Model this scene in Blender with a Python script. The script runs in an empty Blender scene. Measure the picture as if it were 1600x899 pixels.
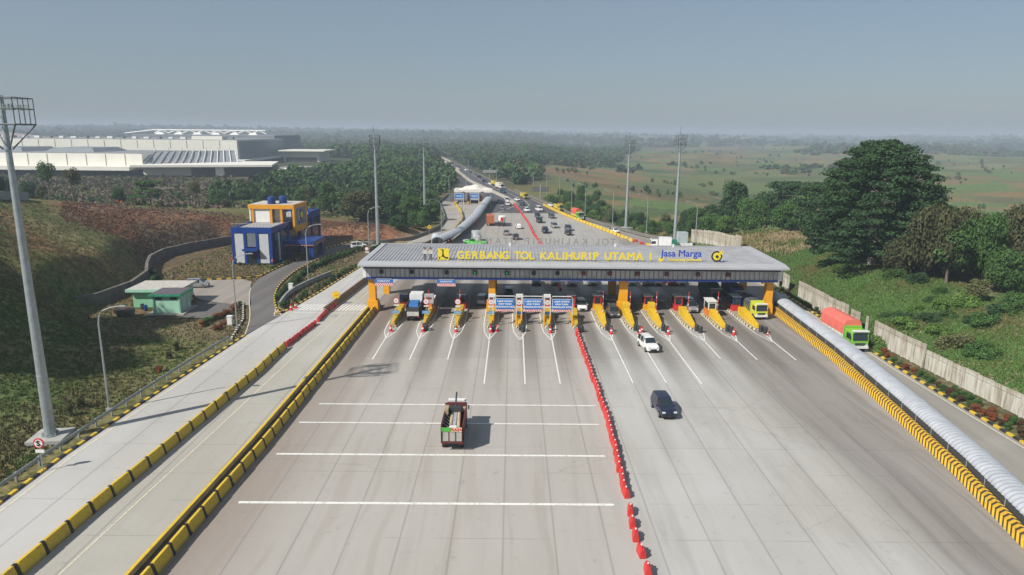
import bpy, math, random
import numpy as np
from mathutils import Vector, Matrix
from mathutils.geometry import tessellate_polygon

SC = bpy.context.scene
COL = SC.collection
R = math.radians
HAZE_D = 0.00036
random.seed(7)
rng = np.random.default_rng(11)

# ---------------------------------------------------------------- camera
CAM_H, CAM_F, CAM_P, CAM_R = 30.0, 1080.0, R(12.68), R(0.5)
cd = bpy.data.cameras.new('camera'); cam = bpy.data.objects.new('camera', cd); COL.objects.link(cam)
cam.matrix_world = (Matrix.Translation((0, 0, CAM_H)) @ Matrix.Rotation(R(90) - CAM_P, 4, 'X') @ Matrix.Rotation(CAM_R, 4, 'Z'))
cd.sensor_width = 36; cd.lens = 36 * CAM_F / 1600; cd.clip_start = 0.5; cd.clip_end = 40000
SC.camera = cam

# ---------------------------------------------------------------- light
SUN_EL = R(42); SUN_TO = Vector((0.80, 0.60)).normalized()
wd = bpy.data.worlds.new('World'); SC.world = wd; wd.use_nodes = True
nt = wd.node_tree; nt.nodes.clear()
sky = nt.nodes.new('ShaderNodeTexSky'); sky.sky_type = 'NISHITA'; sky.sun_disc = False
sky.sun_elevation = SUN_EL; sky.sun_rotation = math.atan2(-SUN_TO.x, -SUN_TO.y)
sky.air_density = 1.0; sky.dust_density = 1.0; sky.ozone_density = 3.5; sky.altitude = 0
bg = nt.nodes.new('ShaderNodeBackground'); bg.inputs['Strength'].default_value = 0.083
wo = nt.nodes.new('ShaderNodeOutputWorld')
smx = nt.nodes.new('ShaderNodeMix'); smx.data_type = 'RGBA'; smx.inputs[0].default_value = .62      # thick even haze veiling the clear sky
smx.inputs[7].default_value = (2.8, 3.42, 3.98, 1); nt.links.new(sky.outputs[0], smx.inputs[6]); nt.links.new(smx.outputs[2], bg.inputs[0]); nt.links.new(bg.outputs[0], wo.inputs[0])
sl = bpy.data.lights.new('sun', 'SUN'); so = bpy.data.objects.new('sun', sl); COL.objects.link(so)
sl.energy = 4.95; sl.angle = R(0.6); sl.color = (1.0, 0.955, 0.89)
sd = Vector((SUN_TO.x * math.cos(SUN_EL), SUN_TO.y * math.cos(SUN_EL), -math.sin(SUN_EL)))
so.rotation_euler = sd.to_track_quat('-Z', 'Y').to_euler(); so.location = (-60, -40, 120)
SC.view_settings.view_transform = 'Standard'; SC.view_settings.look = 'None'
SC.view_settings.exposure = 0.22; SC.view_settings.gamma = 1.0
SC.cycles.use_denoising = True
SC.cycles.max_bounces = 6; SC.cycles.diffuse_bounces = 2; SC.cycles.glossy_bounces = 2
SC.cycles.transmission_bounces = 2; SC.cycles.volume_bounces = 0; SC.cycles.transparent_max_bounces = 6

# ---------------------------------------------------------------- pixel of the photo -> point of the place
def ray(x, y):
    a = (x - 800) / CAM_F; b = -(y - 449.5) / CAM_F
    c, s = math.cos(CAM_R), math.sin(CAM_R)
    a, b = a * c - b * s, a * s + b * c
    return (a, math.cos(CAM_P) + b * math.sin(CAM_P), -math.sin(CAM_P) + b * math.cos(CAM_P))
def G(x, y, z=0.0):
    r = ray(x, y); t = (z - CAM_H) / r[2]
    return (r[0] * t, r[1] * t)
def GL(l, z=0.0): return [G(x, y, z) for x, y in l]

# ---------------------------------------------------------------- node helper
class NT:
    def __init__(s, name):
        s.m = bpy.data.materials.new(name); s.m.use_nodes = True; s.t = s.m.node_tree; s.t.nodes.clear()
        s.out = s.t.nodes.new('ShaderNodeOutputMaterial'); s.bs = s.t.nodes.new('ShaderNodeBsdfPrincipled')
        s.t.links.new(s.bs.outputs[0], s.out.inputs[0]); s.tc = s.t.nodes.new('ShaderNodeTexCoord')
    def n(s, ty, **k):
        o = s.t.nodes.new(ty)
        for a, b in k.items(): setattr(o, a, b)
        return o
    def put(s, sock, v):
        if v is None: return
        if isinstance(v, bpy.types.NodeSocket): s.t.links.new(v, sock)
        elif isinstance(v, (tuple, list)) and len(v) == 3 and sock.type == 'RGBA': sock.default_value = (*v, 1)
        else: sock.default_value = v
    def math(s, op, a, b=None, c=None, clamp=False):
        o = s.n('ShaderNodeMath', operation=op, use_clamp=clamp)
        for i, v in enumerate((a, b, c)): s.put(o.inputs[i], v)
        return o.outputs[0]
    def mix(s, f, a, b, mode='MIX'):
        o = s.n('ShaderNodeMix', data_type='RGBA', blend_type=mode)
        s.put(o.inputs[0], f); s.put(o.inputs[6], a); s.put(o.inputs[7], b)
        return o.outputs[2]
    def xyz(s, v=None):
        o = s.n('ShaderNodeSeparateXYZ'); s.put(o.inputs[0], v or s.tc.outputs['Object']); return o.outputs
    def comb(s, x, y, z=0.0):
        o = s.n('ShaderNodeCombineXYZ'); s.put(o.inputs[0], x); s.put(o.inputs[1], y); s.put(o.inputs[2], z); return o.outputs[0]
    def noise(s, scale, v=None, detail=4, rough=.55, dist=0):
        o = s.n('ShaderNodeTexNoise'); s.put(o.inputs['Vector'], v or s.tc.outputs['Object'])
        o.inputs['Scale'].default_value = scale; o.inputs['Detail'].default_value = detail
        o.inputs['Roughness'].default_value = rough; o.inputs['Distortion'].default_value = dist
        return o.outputs[0]
    def ramp(s, f, lo, hi):                                       # smooth 0..1 between lo and hi
        o = s.n('ShaderNodeMapRange', interpolation_type='SMOOTHSTEP')
        s.put(o.inputs[0], f); s.put(o.inputs[1], lo); s.put(o.inputs[2], hi); return o.outputs[0]
    def bump(s, h, strength=.3, dist=.05):
        o = s.n('ShaderNodeBump'); o.inputs['Strength'].default_value = strength; o.inputs['Distance'].default_value = dist
        s.put(o.inputs['Height'], h); s.t.links.new(o.outputs[0], s.bs.inputs['Normal'])
    def fin(s, col, rough=.8, metal=0.0, spec=.4):
        s.put(s.bs.inputs['Base Color'], col); s.put(s.bs.inputs['Roughness'], rough)
        s.put(s.bs.inputs['Metallic'], metal); s.put(s.bs.inputs['Specular IOR Level'], spec)
        return s.m

MC = {}
def mat(name, col, rough=.6, metal=0.0, var=.25, vs=1.5, spec=.4):
    """plain painted / mineral surface with grime of its own"""
    if name in MC: return MC[name]
    s = NT(name)
    f = s.ramp(s.noise(vs, detail=5), .3, .75)
    c2 = tuple(x * (1 - var) for x in col)
    c = s.mix(f, col, c2)
    f2 = s.math('MULTIPLY', s.ramp(s.noise(vs * 6, detail=3), .5, .8), var * .8)
    c = s.mix(f2, c, tuple(x * .6 + .01 for x in col))
    MC[name] = s.fin(c, rough, metal, spec); return MC[name]

# ---------------------------------------------------------------- mesh helper
class MB:
    def __init__(s): s.v = []; s.f = []; s.mi = []; s.uv = []; s.hasuv = False
    def add(s, vs, fs, mi=0, uvs=None):
        b = len(s.v); s.v += [tuple(p) for p in vs]
        for i, f in enumerate(fs):
            s.f.append(tuple(b + k for k in f)); s.mi.append(mi)
            if uvs: s.hasuv = True; s.uv.append(uvs[i])
            else: s.uv.append([(0, 0)] * len(f))
        return s
    def box(s, cx, cy, cz, sx, sy, sz, rz=0.0, mi=0, tx=1.0, ty=1.0):
        """box by its centre; tx, ty scale the top"""
        c, sn = math.cos(rz), math.sin(rz); vs = []
        for z, kx, ky in ((-.5, 1, 1), (.5, tx, ty)):
            for x, y in ((-.5, -.5), (.5, -.5), (.5, .5), (-.5, .5)):
                X, Y = x * sx * kx, y * sy * ky
                vs.append((cx + X * c - Y * sn, cy + X * sn + Y * c, cz + z * sz))
        return s.add(vs, [(0, 3, 2, 1), (4, 5, 6, 7), (0, 1, 5, 4), (1, 2, 6, 5), (2, 3, 7, 6), (3, 0, 4, 7)], mi)
    def tube(s, pts, r, n=8, mi=0, cap=True):
        pts = [Vector(p) for p in pts]; rs = r if isinstance(r, (list, tuple)) else [r] * len(pts); vs = []; fs = []
        for i, p in enumerate(pts):
            d = (pts[min(i + 1, len(pts) - 1)] - pts[max(i - 1, 0)]).normalized()
            a = Vector((0, 0, 1)) if abs(d.z) < .9 else Vector((1, 0, 0))
            u = d.cross(a).normalized(); w = d.cross(u)
            for k in range(n):
                t = 2 * math.pi * k / n; vs.append(p + (u * math.cos(t) + w * math.sin(t)) * rs[i])
        for i in range(len(pts) - 1):
            for k in range(n): fs.append((i * n + k, i * n + (k + 1) % n, (i + 1) * n + (k + 1) % n, (i + 1) * n + k))
        if cap: fs.append(tuple(range(n))); fs.append(tuple(range((len(pts) - 1) * n, len(pts) * n))[::-1])
        return s.add(vs, fs, mi)
    def prism(s, poly, z0, z1, mi=0, inset=0):
        n = len(poly); cx = sum(p[0] for p in poly) / n; cy = sum(p[1] for p in poly) / n
        vs = [(x, y, z0) for x, y in poly] + [(x + (cx - x) * inset, y + (cy - y) * inset, z1) for x, y in poly]
        return s.add(vs, [tuple(range(n))[::-1], tuple(range(n, 2 * n))] + [(i, (i + 1) % n, n + (i + 1) % n, n + i) for i in range(n)], mi)
    def sprism(s, prof, x0, x1, mi=0):
        """profile in (y, z) extruded along x"""
        n = len(prof); vs = [(x0, y, z) for y, z in prof] + [(x1, y, z) for y, z in prof]
        return s.add(vs, [tuple(range(n)), tuple(range(n, 2 * n))[::-1]] + [(i, n + i, n + (i + 1) % n, (i + 1) % n) for i in range(n)], mi)
    def lathe(s, prof, n=14, cx=0, cy=0, mi=0):
        vs = []; fs = []; m = len(prof)
        for r, z in prof:
            for k in range(n): t = 2 * math.pi * k / n; vs.append((cx + r * math.cos(t), cy + r * math.sin(t), z))
        for i in range(m - 1):
            for k in range(n): fs.append((i * n + k, i * n + (k + 1) % n, (i + 1) * n + (k + 1) % n, (i + 1) * n + k))
        fs.append(tuple(range(n))[::-1]); fs.append(tuple(range((m - 1) * n, m * n)))
        return s.add(vs, fs, mi)
    def disc(s, c, nrm, r, th, n=20, mi=0):
        nrm = Vector(nrm).normalized(); c = Vector(c)
        return s.tube([c - nrm * th / 2, c + nrm * th / 2], r, n, mi)
    def sheet(s, poly, z, mi=0):
        tr = tessellate_polygon([[Vector((x, y, 0)) for x, y in poly]])
        fs = []
        for a, b, c in tr:
            p, q, r_ = poly[a], poly[b], poly[c]
            ar = (q[0] - p[0]) * (r_[1] - p[1]) - (q[1] - p[1]) * (r_[0] - p[0])
            fs.append((a, b, c) if ar > 0 else (a, c, b))
        return s.add([(x, y, z) for x, y in poly], fs, mi)
    def ribbon(s, path, w, z, mi=0):
        """flat painted line of width w along a path"""
        vs = []; n = len(path)
        for i, p in enumerate(path):
            a = path[max(i - 1, 0)]; b = path[min(i + 1, n - 1)]
            dx, dy = b[0] - a[0], b[1] - a[1]; l = math.hypot(dx, dy) or 1
            nx, ny = -dy / l * w / 2, dx / l * w / 2
            vs += [(p[0] + nx, p[1] + ny, z), (p[0] - nx, p[1] - ny, z)]
        return s.add(vs, [(2 * i, 2 * i + 1, 2 * i + 3, 2 * i + 2) for i in range(n - 1)], mi)
    def sweep(s, path, prof, closed=True, mi=0, caps=True):
        """profile (side, up) swept along path (x, y, z); uv = metres along, metres round"""
        vs = []; fs = []; uvs = []; n = len(path); m = len(prof); L = [0.0]
        for i in range(1, n): L.append(L[-1] + math.dist(path[i][:2], path[i - 1][:2]))
        C = [0.0]
        for k in range(1, m + 1): C.append(C[-1] + math.dist(prof[k % m], prof[k - 1]))
        for i, p in enumerate(path):
            a = path[max(i - 1, 0)]; b = path[min(i + 1, n - 1)]
            dx, dy = b[0] - a[0], b[1] - a[1]; l = math.hypot(dx, dy) or 1; rx, ry = dy / l, -dx / l
            z = p[2] if len(p) > 2 else 0
            for u, w in prof: vs.append((p[0] + rx * u, p[1] + ry * u, z + w))
        mm = m if closed else m - 1
        for i in range(n - 1):
            for k in range(mm):
                q = (k + 1) % m
                fs.append((i * m + k, i * m + q, (i + 1) * m + q, (i + 1) * m + k))
                uvs.append([(L[i], C[k]), (L[i], C[k + 1]), (L[i + 1], C[k + 1]), (L[i + 1], C[k])])
        if closed and caps:
            fs.append(tuple(range(m))[::-1]); uvs.append([(0, 0)] * m)
            fs.append(tuple((n - 1) * m + k for k in range(m))); uvs.append([(L[-1], 0)] * m)
        return s.add(vs, fs, mi, uvs)
    def mesh(s, name, mats, smooth=False):
        me = bpy.data.meshes.new(name); me.from_pydata(s.v, [], s.f)
        for m in (mats if isinstance(mats, (list, tuple)) else [mats]): me.materials.append(m)
        if any(s.mi): me.polygons.foreach_set('material_index', s.mi)
        if s.hasuv:
            u = me.uv_layers.new(name='UVMap'); u.data.foreach_set('uv', [c for f in s.uv for p in f for c in p])
        if smooth: me.polygons.foreach_set('use_smooth', [True] * len(me.polygons))
        me.update(); return me
    def build(s, name, mats, parent=None, loc=None, rz=0.0, smooth=False, bevel=0):
        o = bpy.data.objects.new(name, s.mesh(name, mats, smooth)); COL.objects.link(o)
        if parent is not None: o.parent = parent
        if loc is not None: o.location = (*loc, 0) if len(loc) == 2 else loc
        o.rotation_euler.z = rz
        if bevel:
            b = o.modifiers.new('bevel', 'BEVEL'); b.width = bevel; b.segments = 2; b.limit_method = 'ANGLE'
        return o

def tag(o, label, cat, group=None):
    o['label'] = label; o['category'] = cat
    if group: o['group'] = group
    return o
def thing(name, label, cat, loc=(0, 0, 0), rz=0.0, group=None):
    o = bpy.data.objects.new(name, None); COL.objects.link(o); o.empty_display_size = .3
    o.location = (*loc, 0) if len(loc) == 2 else loc; o.rotation_euler = (0, 0, rz)
    return tag(o, label, cat, group)
def struct(o, kind='structure'): o['kind'] = kind; return o
KIDS = {}
def kids(o):
    if o.name not in KIDS: KIDS[o.name] = [c for c in bpy.data.objects if c.parent == o]
    return KIDS[o.name]
def dup(root, loc=None, rz=None, label=None, group=None, scale=None, src=None):
    r = root.copy(); COL.objects.link(r)
    if loc is not None: r.location = (*loc, 0) if len(loc) == 2 else loc
    if rz is not None: r.rotation_euler.z = rz
    if label: r['label'] = label
    if group: r['group'] = group
    if scale: r.scale = scale if isinstance(scale, (tuple, list)) else (scale,) * 3
    def rec(a, b):
        for ch in kids(a):
            c = ch.copy(); COL.objects.link(c); c.parent = b; rec(ch, c)
    rec(root, r)
    return r
ORD = ['first', 'second', 'third', 'fourth', 'fifth', 'sixth', 'seventh', 'eighth', 'ninth', 'tenth', 'eleventh', 'twelfth', 'thirteenth', 'fourteenth']
def heading(dx, dy): return math.atan2(-dx, dy)
def resample(path, step):
    out = []; 
    for i in range(len(path) - 1):
        a, b = path[i], path[i + 1]; d = math.dist(a[:2], b[:2]); k = max(1, round(d / step))
        for j in range(k): out.append(tuple(a[q] + (b[q] - a[q]) * j / k for q in range(len(a))))
    out.append(tuple(path[-1])); return out
def smoothpath(path, step, it=3):
    p = [np.array(q, float) for q in resample(path, step)]
    for _ in range(it):
        p = [p[0]] + [(p[i - 1] + 2 * p[i] + p[i + 1]) / 4 for i in range(1, len(p) - 1)] + [p[-1]]
    return [tuple(q) for q in p]

# ---------------------------------------------------------------- numpy noise
def vnoise(x, y, seed=0):
    xi = np.floor(x).astype(np.int64); yi = np.floor(y).astype(np.int64); fx = x - xi; fy = y - yi
    def h(a, b):
        n = (a * 374761393 + b * 668265263 + seed * 1442695041) & 0xffffffff
        n = ((n ^ (n >> 13)) * 1274126177) & 0xffffffff
        return ((n ^ (n >> 16)) & 0xffff) / 65535.0
    u = fx * fx * (3 - 2 * fx); v = fy * fy * (3 - 2 * fy)
    return (h(xi, yi) * (1 - u) + h(xi + 1, yi) * u) * (1 - v) + (h(xi, yi + 1) * (1 - u) + h(xi + 1, yi + 1) * u) * v
def fbm(x, y, seed=0, o=4):
    s = 0; a = .5; t = 0
    for i in range(o): s = s + a * vnoise(x * 2 ** i, y * 2 ** i, seed + i * 17); t += a; a *= .5
    return s / t
def sstep(x, a, b):
    t = np.clip((x - a) / (b - a), 0, 1); return t * t * (3 - 2 * t)
def sdist(X, Y, poly):
    """signed distance to polygon, negative inside"""
    d = np.full(X.shape, 1e9); ins = np.zeros(X.shape, bool); n = len(poly)
    for i in range(n):
        ax, ay = poly[i]; bx, by = poly[(i + 1) % n]; ex, ey = bx - ax, by - ay
        t = np.clip(((X - ax) * ex + (Y - ay) * ey) / (ex * ex + ey * ey + 1e-9), 0, 1)
        d = np.minimum(d, np.hypot(X - ax - ex * t, Y - ay - ey * t))
        c = ((ay > Y) != (by > Y)) & (X < (bx - ax) * (Y - ay) / ((by - ay) + 1e-12) + ax)
        ins ^= c
    return np.where(ins, -d, d)
# ================================================================ TERRAIN
CORR = [(-43.5, 5), (-43, 60), (-42.3, 83), (-40.8, 98), (-39, 112), (-36.8, 127), (-34.6, 152), (-31.5, 180), (-24, 213), (-24, 237), (-28, 267), (-32, 296), (-31, 343), (-32, 423), (-38, 485), (-66, 621), (-110, 860),
        (-86, 870), (-44, 621), (-15, 467), (2, 365), (14, 308), (22, 263), (29, 237), (36, 217), (42.5, 201), (49, 186), (50.5, 160), (54.2, 135), (54, 107), (54.5, 85), (56.5, 66), (58, 40), (58, 5)]
PLOT = [(-38, 96), (-56, 99), (-69, 106), (-71.5, 115), (-71, 128), (-82, 152), (-84, 168), (-78, 186), (-62, 196), (-42, 194), (-31, 186), (-34, 152)]
def A(px, py, z): x, y = G(px, py, z); return (x, y, z)
ANCH = [A(0, 760, 0), A(200, 620, .3), A(60, 690, 0), A(170, 640, .2), A(250, 560, .5), A(0, 680, .3), A(100, 600, 1), A(0, 610, 2), A(200, 520, .6), A(300, 500, 0), A(160, 487, 0), A(225, 465, 0),
        A(120, 500, 2.0), A(60, 510, 3.5), A(0, 520, 5), A(100, 450, 5), A(0, 430, 8), A(150, 420, 6), A(200, 420, 4), A(60, 380, 9), A(150, 370, 7.5), A(0, 350, 12), A(60, 325, 12), A(110, 335, 10),
        A(230, 390, 3.5), A(190, 355, 6.5), A(300, 375, 3), A(250, 345, 6.5), A(350, 345, 5.5), A(380, 358, 3.2), A(380, 338, 5.0), A(250, 325, 5), A(380, 325, 3.5), A(120, 318, 7), A(300, 300, 1), A(450, 330, 1), A(150, 290, 1), A(50, 290, 3), A(0, 300, 8),
        A(530, 362, 2.2), A(560, 350, 1.5), A(620, 350, 0), A(680, 330, 0), A(500, 320, .5), A(600, 320, -1), A(400, 295, 0),
        (-66, 36, 7), (-75, 25, 7), (-56, 52, 1.5), (-67, 74, 6), (-75, 60, 18), (-80, 72, 23), (-70, 50, 12), (-88, 86, 26), (-94, 100, 23), (-106, 84, 27), (-122, 110, 20), (-125, 150, 16), (-140, 200, 10), (-130, 60, 20), (-110, 40, 14), (-110, 240, 3), (-200, 260, 2), (-160, 120, 14),
        (0, 40, 0), (0, 80, 0), (0, 110, 0), (0, 160, 0), (0, 210, 0), (-30, 40, 0), (-30, 80, 0), (-30, 120, 0), (-25, 170, 0), (35, 50, 0), (38, 90, 0), (40, 120, 0), (42, 160, 0), (25, 190, 0), (-50, 110, 0), (-60, 120, 0), (-70, 150, 0), (-55, 170, 0), (-50, 190, 0), (-70, 185, 1), (-20, 240, 0), (0, 250, 0), (15, 250, 0),
        (53, 50, 0), (53, 80, 0), (54, 100, 0), (54, 120, 0), (53, 140, 0), (51, 160, 0), (50, 180, 0),
        A(1600, 625, 1.6), A(1500, 565, 1.4), A(1400, 505, 2), A(1300, 455, 2.2), A(1600, 560, 3.0), A(1520, 500, 3.8), A(1430, 470, 3.8), A(1600, 470, 5.5), A(1480, 430, 6), A(1400, 405, 6.2), A(1300, 400, 5.0), A(1230, 380, 4.6), A(1150, 368, 3.2), A(1090, 375, .6), A(1240, 420, 2.8),
        (64, 60, 4.2), (70, 75, 6), (66, 115, 6), (62, 135, 4.6), (59, 160, 3), (75, 95, 7), (80, 60, 7.5), (90, 120, 6), (95, 85, 7), (120, 160, -3), (85, 150, 5), (66, 172, 4.6), (66, 205, 3.2), (85, 200, 1), (82, 240, -6), (130, 110, 0), (130, 60, 3), (60, 30, 4), (66, 240, -3), (50, 260, -4), (150, 200, -9), (100, 280, -9), (48, 222, -1), (40, 260, -3)]
AX = np.array([a[0] for a in ANCH]); AY = np.array([a[1] for a in ANCH]); AZ = np.array([a[2] for a in ANCH])
def _tps(r2): return np.where(r2 > 1e-9, .5 * r2 * np.log(r2 + 1e-12), 0)
_n = len(ANCH); _K = np.zeros((_n + 3, _n + 3))
_K[:_n, :_n] = _tps(((AX[:, None] - AX) ** 2 + (AY[:, None] - AY) ** 2) / 1e4) + np.eye(_n) * 2e-4
_K[:_n, _n] = 1; _K[:_n, _n + 1] = AX / 100; _K[:_n, _n + 2] = AY / 100; _K[_n:, :_n] = _K[:_n, _n:].T
_W = np.linalg.solve(_K, np.append(AZ, [0, 0, 0]))
def hfar(X, Y):
    D = np.hypot(X, Y); ang = X / np.maximum(D, 1)
    amp = np.clip((D - 250) / 900, 0, 1) * (7 + 9 * sstep(X, 0, 300))
    z = (fbm(X / 260, Y / 260, 3) - .5) * 2 * amp
    z = z - 10 * sstep(X, 20, 160) * sstep(D, 150, 330) - 3 * sstep(D, 500, 1500) * sstep(-X, -20, 200) * 0
    z = z + sstep(D, 1300, 2600) * (fbm(X / 900 + 3, Y / 900, 9) - .42) * 42
    z = z + sstep(D, 3000, 4600) * (8 + 36 * fbm(X / 1500 + 7, Y / 1500, 21) * (.55 + .75 * sstep(-ang, -.2, .45)))
    fac = [(-620, 420), (-190, 420), (-150, 520), (-150, 760), (-620, 800)]
    k = sstep(sdist(X, Y, fac), 0, 60)
    return z * k
def height(X, Y):
    X = np.atleast_1d(np.asarray(X, float)); Y = np.atleast_1d(np.asarray(Y, float)); D = np.hypot(X, Y)
    z = hfar(X, Y); near = D < 360
    if near.any():
        x, y = X[near], Y[near]; zz = np.zeros(x.shape)
        for i in range(_n): zz += _W[i] * _tps(((x - AX[i]) ** 2 + (y - AY[i]) ** 2) / 1e4)
        zz += _W[_n] + _W[_n + 1] * x / 100 + _W[_n + 2] * y / 100
        zz = np.clip(zz, -14, 24) + (fbm(x / 9, y / 9, 5) - .5) * 1.3 + (fbm(x / 2.2, y / 2.2, 8, 3) - .5) * .35
        w = 1 - sstep(D[near], 250, 350); z[near] = zz * w + z[near] * (1 - w)
    d = np.minimum(sdist(X, Y, CORR), sdist(X, Y, PLOT))
    k = sstep(d, 0, 7); kr = np.where(X > 50, sstep(d, 0, 3.5), k)
    return z * kr - .12
def hz(x, y): return float(height([x], [y])[0])

def ring_grid():
    r = [14.0]
    while r[-1] < 9000: r.append(r[-1] * 1.0095 + .02)
    a = np.linspace(R(-64), R(64), 420)
    rr = np.array(r); Rr, Aa = np.meshgrid(rr, a, indexing='ij')
    return Rr * np.sin(Aa), Rr * np.cos(Aa), len(rr), len(a)
TX, TY, TN, TM = ring_grid()
tx, ty = TX.ravel(), TY.ravel(); tz = height(tx, ty)
GREEN = (.085, .13, .036); OLIVE = (.15, .148, .055); DRY = (.30, .23, .12); RED = (.20, .088, .052); BROWN = (.125, .088, .055)
SCRUB = (.15, .11, .09); WOOD = (.035, .055, .026); PADDY = (.115, .165, .055); ROCK = (.155, .125, .095); TURF = (.088, .155, .045); TAN = (.34, .26, .17)
tc_ = np.zeros((len(tx), 3)); DD = np.hypot(tx, ty)
n1 = fbm(tx / 14, ty / 14, 31); n2 = fbm(tx / 3.5, ty / 3.5, 32); n3 = fbm(tx / 55, ty / 55, 33)
def blend(c, w): 
    global tc_
    tc_ = tc_ * (1 - w[:, None]) + np.array(c) * w[:, None]
def zone(poly, c, soft=3, w=1.0, warp=4):
    d = sdist(tx, ty, poly) + (n1 - .5) * 2 * warp
    blend(c, (1 - sstep(d, -soft, soft)) * w)
blend(OLIVE, np.ones(len(tx)))
blend(WOOD, sstep(DD, 320, 420) * sstep(-tx, -60, 60))
# left slope
lz = [(-200, 0), (-43, 0), (-42, 90), (-70, 113), (-70, 128), (-84, 160), (-95, 240), (-200, 260)]
zone(lz, OLIVE, 3); 
blend(GREEN, sstep(n1, .5, .68) * (tx < -43) * (ty < 170)); blend(BROWN, sstep(n2 * .5 + n3 * .6, .53, .66) * .85 * (tx < -43) * (ty < 200))
blend((.08, .125, .035), sstep(n2 * .6 + n1 * .5, .58, .7) * (tx < -43) * (ty < 105)); blend((.24, .19, .085), sstep(fbm(tx / 20 + 5, ty / 11, 35), .52, .68) * .7 * (tx < -43) * (ty < 170))
zone(GL([(100, 375), (330, 372), (375, 365), (378, 350), (230, 352), (130, 350)], 5), ROCK, 3)
zone(GL([(90, 350), (135, 365), (380, 352), (384, 335), (300, 333), (150, 332), (90, 336)], 7), RED, 3)
zone(GL([(0, 365), (60, 375), (110, 400), (60, 405), (0, 385)], 8), RED, 3, .8)
zone(GL([(60, 470), (130, 455), (110, 435), (50, 440)], 6), BROWN, 3, .8)
zone([(-72, 186), (-60, 200), (-47, 206), (-30, 196), (-32, 186), (-42, 194), (-60, 194)], RED, 3)
zone(GL([(500, 372), (600, 372), (680, 350), (640, 352), (500, 344)], 1), RED, 4, .8)
zone(GL([(590, 388), (640, 388), (690, 365), (700, 350), (640, 370)], 0), TAN, 2)
zone(GL([(0, 320), (400, 322), (500, 300), (420, 272), (200, 268), (0, 275)]), SCRUB, 25, .95, 20)
zone(GL([(0, 318), (400, 322), (430, 312), (200, 308), (0, 305)]), GREEN, 14, .6, 14)
zone(GL([(380, 292), (500, 295), (560, 270), (480, 275), (380, 283)]), (.085, .13, .045), 15, .8, 14)
zone(GL([(200, 368), (300, 362), (380, 358), (380, 372), (330, 384), (262, 396), (236, 405)], 3), (.105, .085, .062), 2.5, .9)
# plots round the buildings
zone(PLOT, BROWN, 1.5, .9, 1)
zone([(-70, 98), (-42, 97), (-44, 112), (-52, 108), (-66, 108), (-72, 112)], (.17, .14, .085), 3, .8, 3)
# right bank
rz_ = [(52, 0), (54, 130), (50, 190), (70, 220), (85, 180), (95, 120), (100, 0)]
zone(rz_, TURF, 2, 1, 0)
blend((.075, .14, .042), sstep(n1, .5, .7) * (tx > 54) * (tx < 95) * (ty < 190))
zone(GL([(1130, 375), (1210, 385), (1330, 372), (1290, 350), (1150, 352)], 4.5), DRY, 4, .9, 5)
for pl, z in (([(1480, 450), (1500, 430), (1545, 425), (1555, 445), (1530, 480), (1495, 490)], 4.8), ([(1560, 510), (1600, 500), (1600, 545), (1570, 540)], 3.6), ([(1480, 580), (1600, 600), (1600, 560), (1500, 560)], 2), ([(1420, 475), (1440, 490), (1460, 520), (1430, 500)], 4)):
    zone(GL(pl, z), TAN, 1.2, .95, 2.5)
blend(TAN, sstep(n2 * .7 + n1 * .35, .60, .68) * .75 * (tx > 57) * (tx < 80) * (ty < 105))
zone([(52, 5), (53.5, 130), (57, 130), (56, 90), (60, 5)], (.13, .105, .06), .6, .8, .6)
# right plains: patchwork of fields
rp = sstep(tx + DD * .02, 10, 60) * sstep(DD, 230, 300)
blend((.11, .17, .058), rp)
cx_ = tx + (fbm(tx / 70, ty / 70, 50) - .5) * 90; cy_ = ty + (fbm(tx / 70, ty / 70, 51) - .5) * 90
for sc_, sd_ in ((95, 60), (46, 70)):
    cell = vnoise(np.floor(cx_ / sc_) + .01, np.floor(cy_ / (sc_ * .6)) + .01, sd_)
    blend((.27, .155, .08), rp * (cell > .68) * .6); blend((.10, .19, .05), rp * (cell < .24) * .9); blend((.055, .095, .035), rp * ((cell > .3) & (cell < .42)) * .8)
zone(GL([(1060, 310), (1130, 300), (1260, 300), (1290, 285), (1150, 262), (1060, 275), (990, 285)], -9), PADDY, 10, .9, 12)
zone(GL([(1470, 260), (1600, 262), (1600, 240), (1480, 240)], -9), (.15, .185, .07), 30, .7, 20)
zone(GL([(815, 262), (900, 270), (1000, 290), (1060, 310), (1000, 320), (880, 282), (830, 275)], -4), (.25, .14, .08), 12, .75, 14)
zone(GL([(840, 252), (870, 262), (1000, 278), (1010, 268), (900, 255)], -4), (.27, .15, .085), 12, .75, 14)
zone(GL([(1080, 325), (1120, 318), (1180, 325), (1110, 335)], -8), (.26, .19, .1), 6, .8, 6)
blend((.055, .08, .04), sstep(n3, .55, .66) * rp * .55)
blend(WOOD, sstep(DD, 1300, 2200) * .75 * sstep(fbm(tx / 300, ty / 300, 77), .35, .6))
zone(GL([(700, 235), (760, 222), (1000, 228), (960, 250), (850, 250), (835, 262), (845, 275), (800, 285), (760, 262)]), (.095, .082, .05), 30, .9, 25)
s = NT('ground_mat')
vc = s.n('ShaderNodeVertexColor', layer_name='Col')
a_ = s.noise(.9, detail=6, rough=.65); b_ = s.noise(.13, detail=5, rough=.6); c0 = s.noise(.02, detail=4)
c = s.mix(s.ramp(a_, .36, .66), s.mix(.38, vc.outputs[0], (0, 0, 0)), s.mix(.14, vc.outputs[0], (.5, .45, .25)))
c = s.mix(s.math('MULTIPLY', s.ramp(c0, .46, .62), .38), c, s.mix(1.0, c, (1.25, .88, .68), 'MULTIPLY')); c = s.mix(s.math('MULTIPLY', s.ramp(s.noise(.007, detail=5), .48, .6), .45), c, s.mix(1.0, c, (.72, .95, .9), 'MULTIPLY'))
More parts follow.
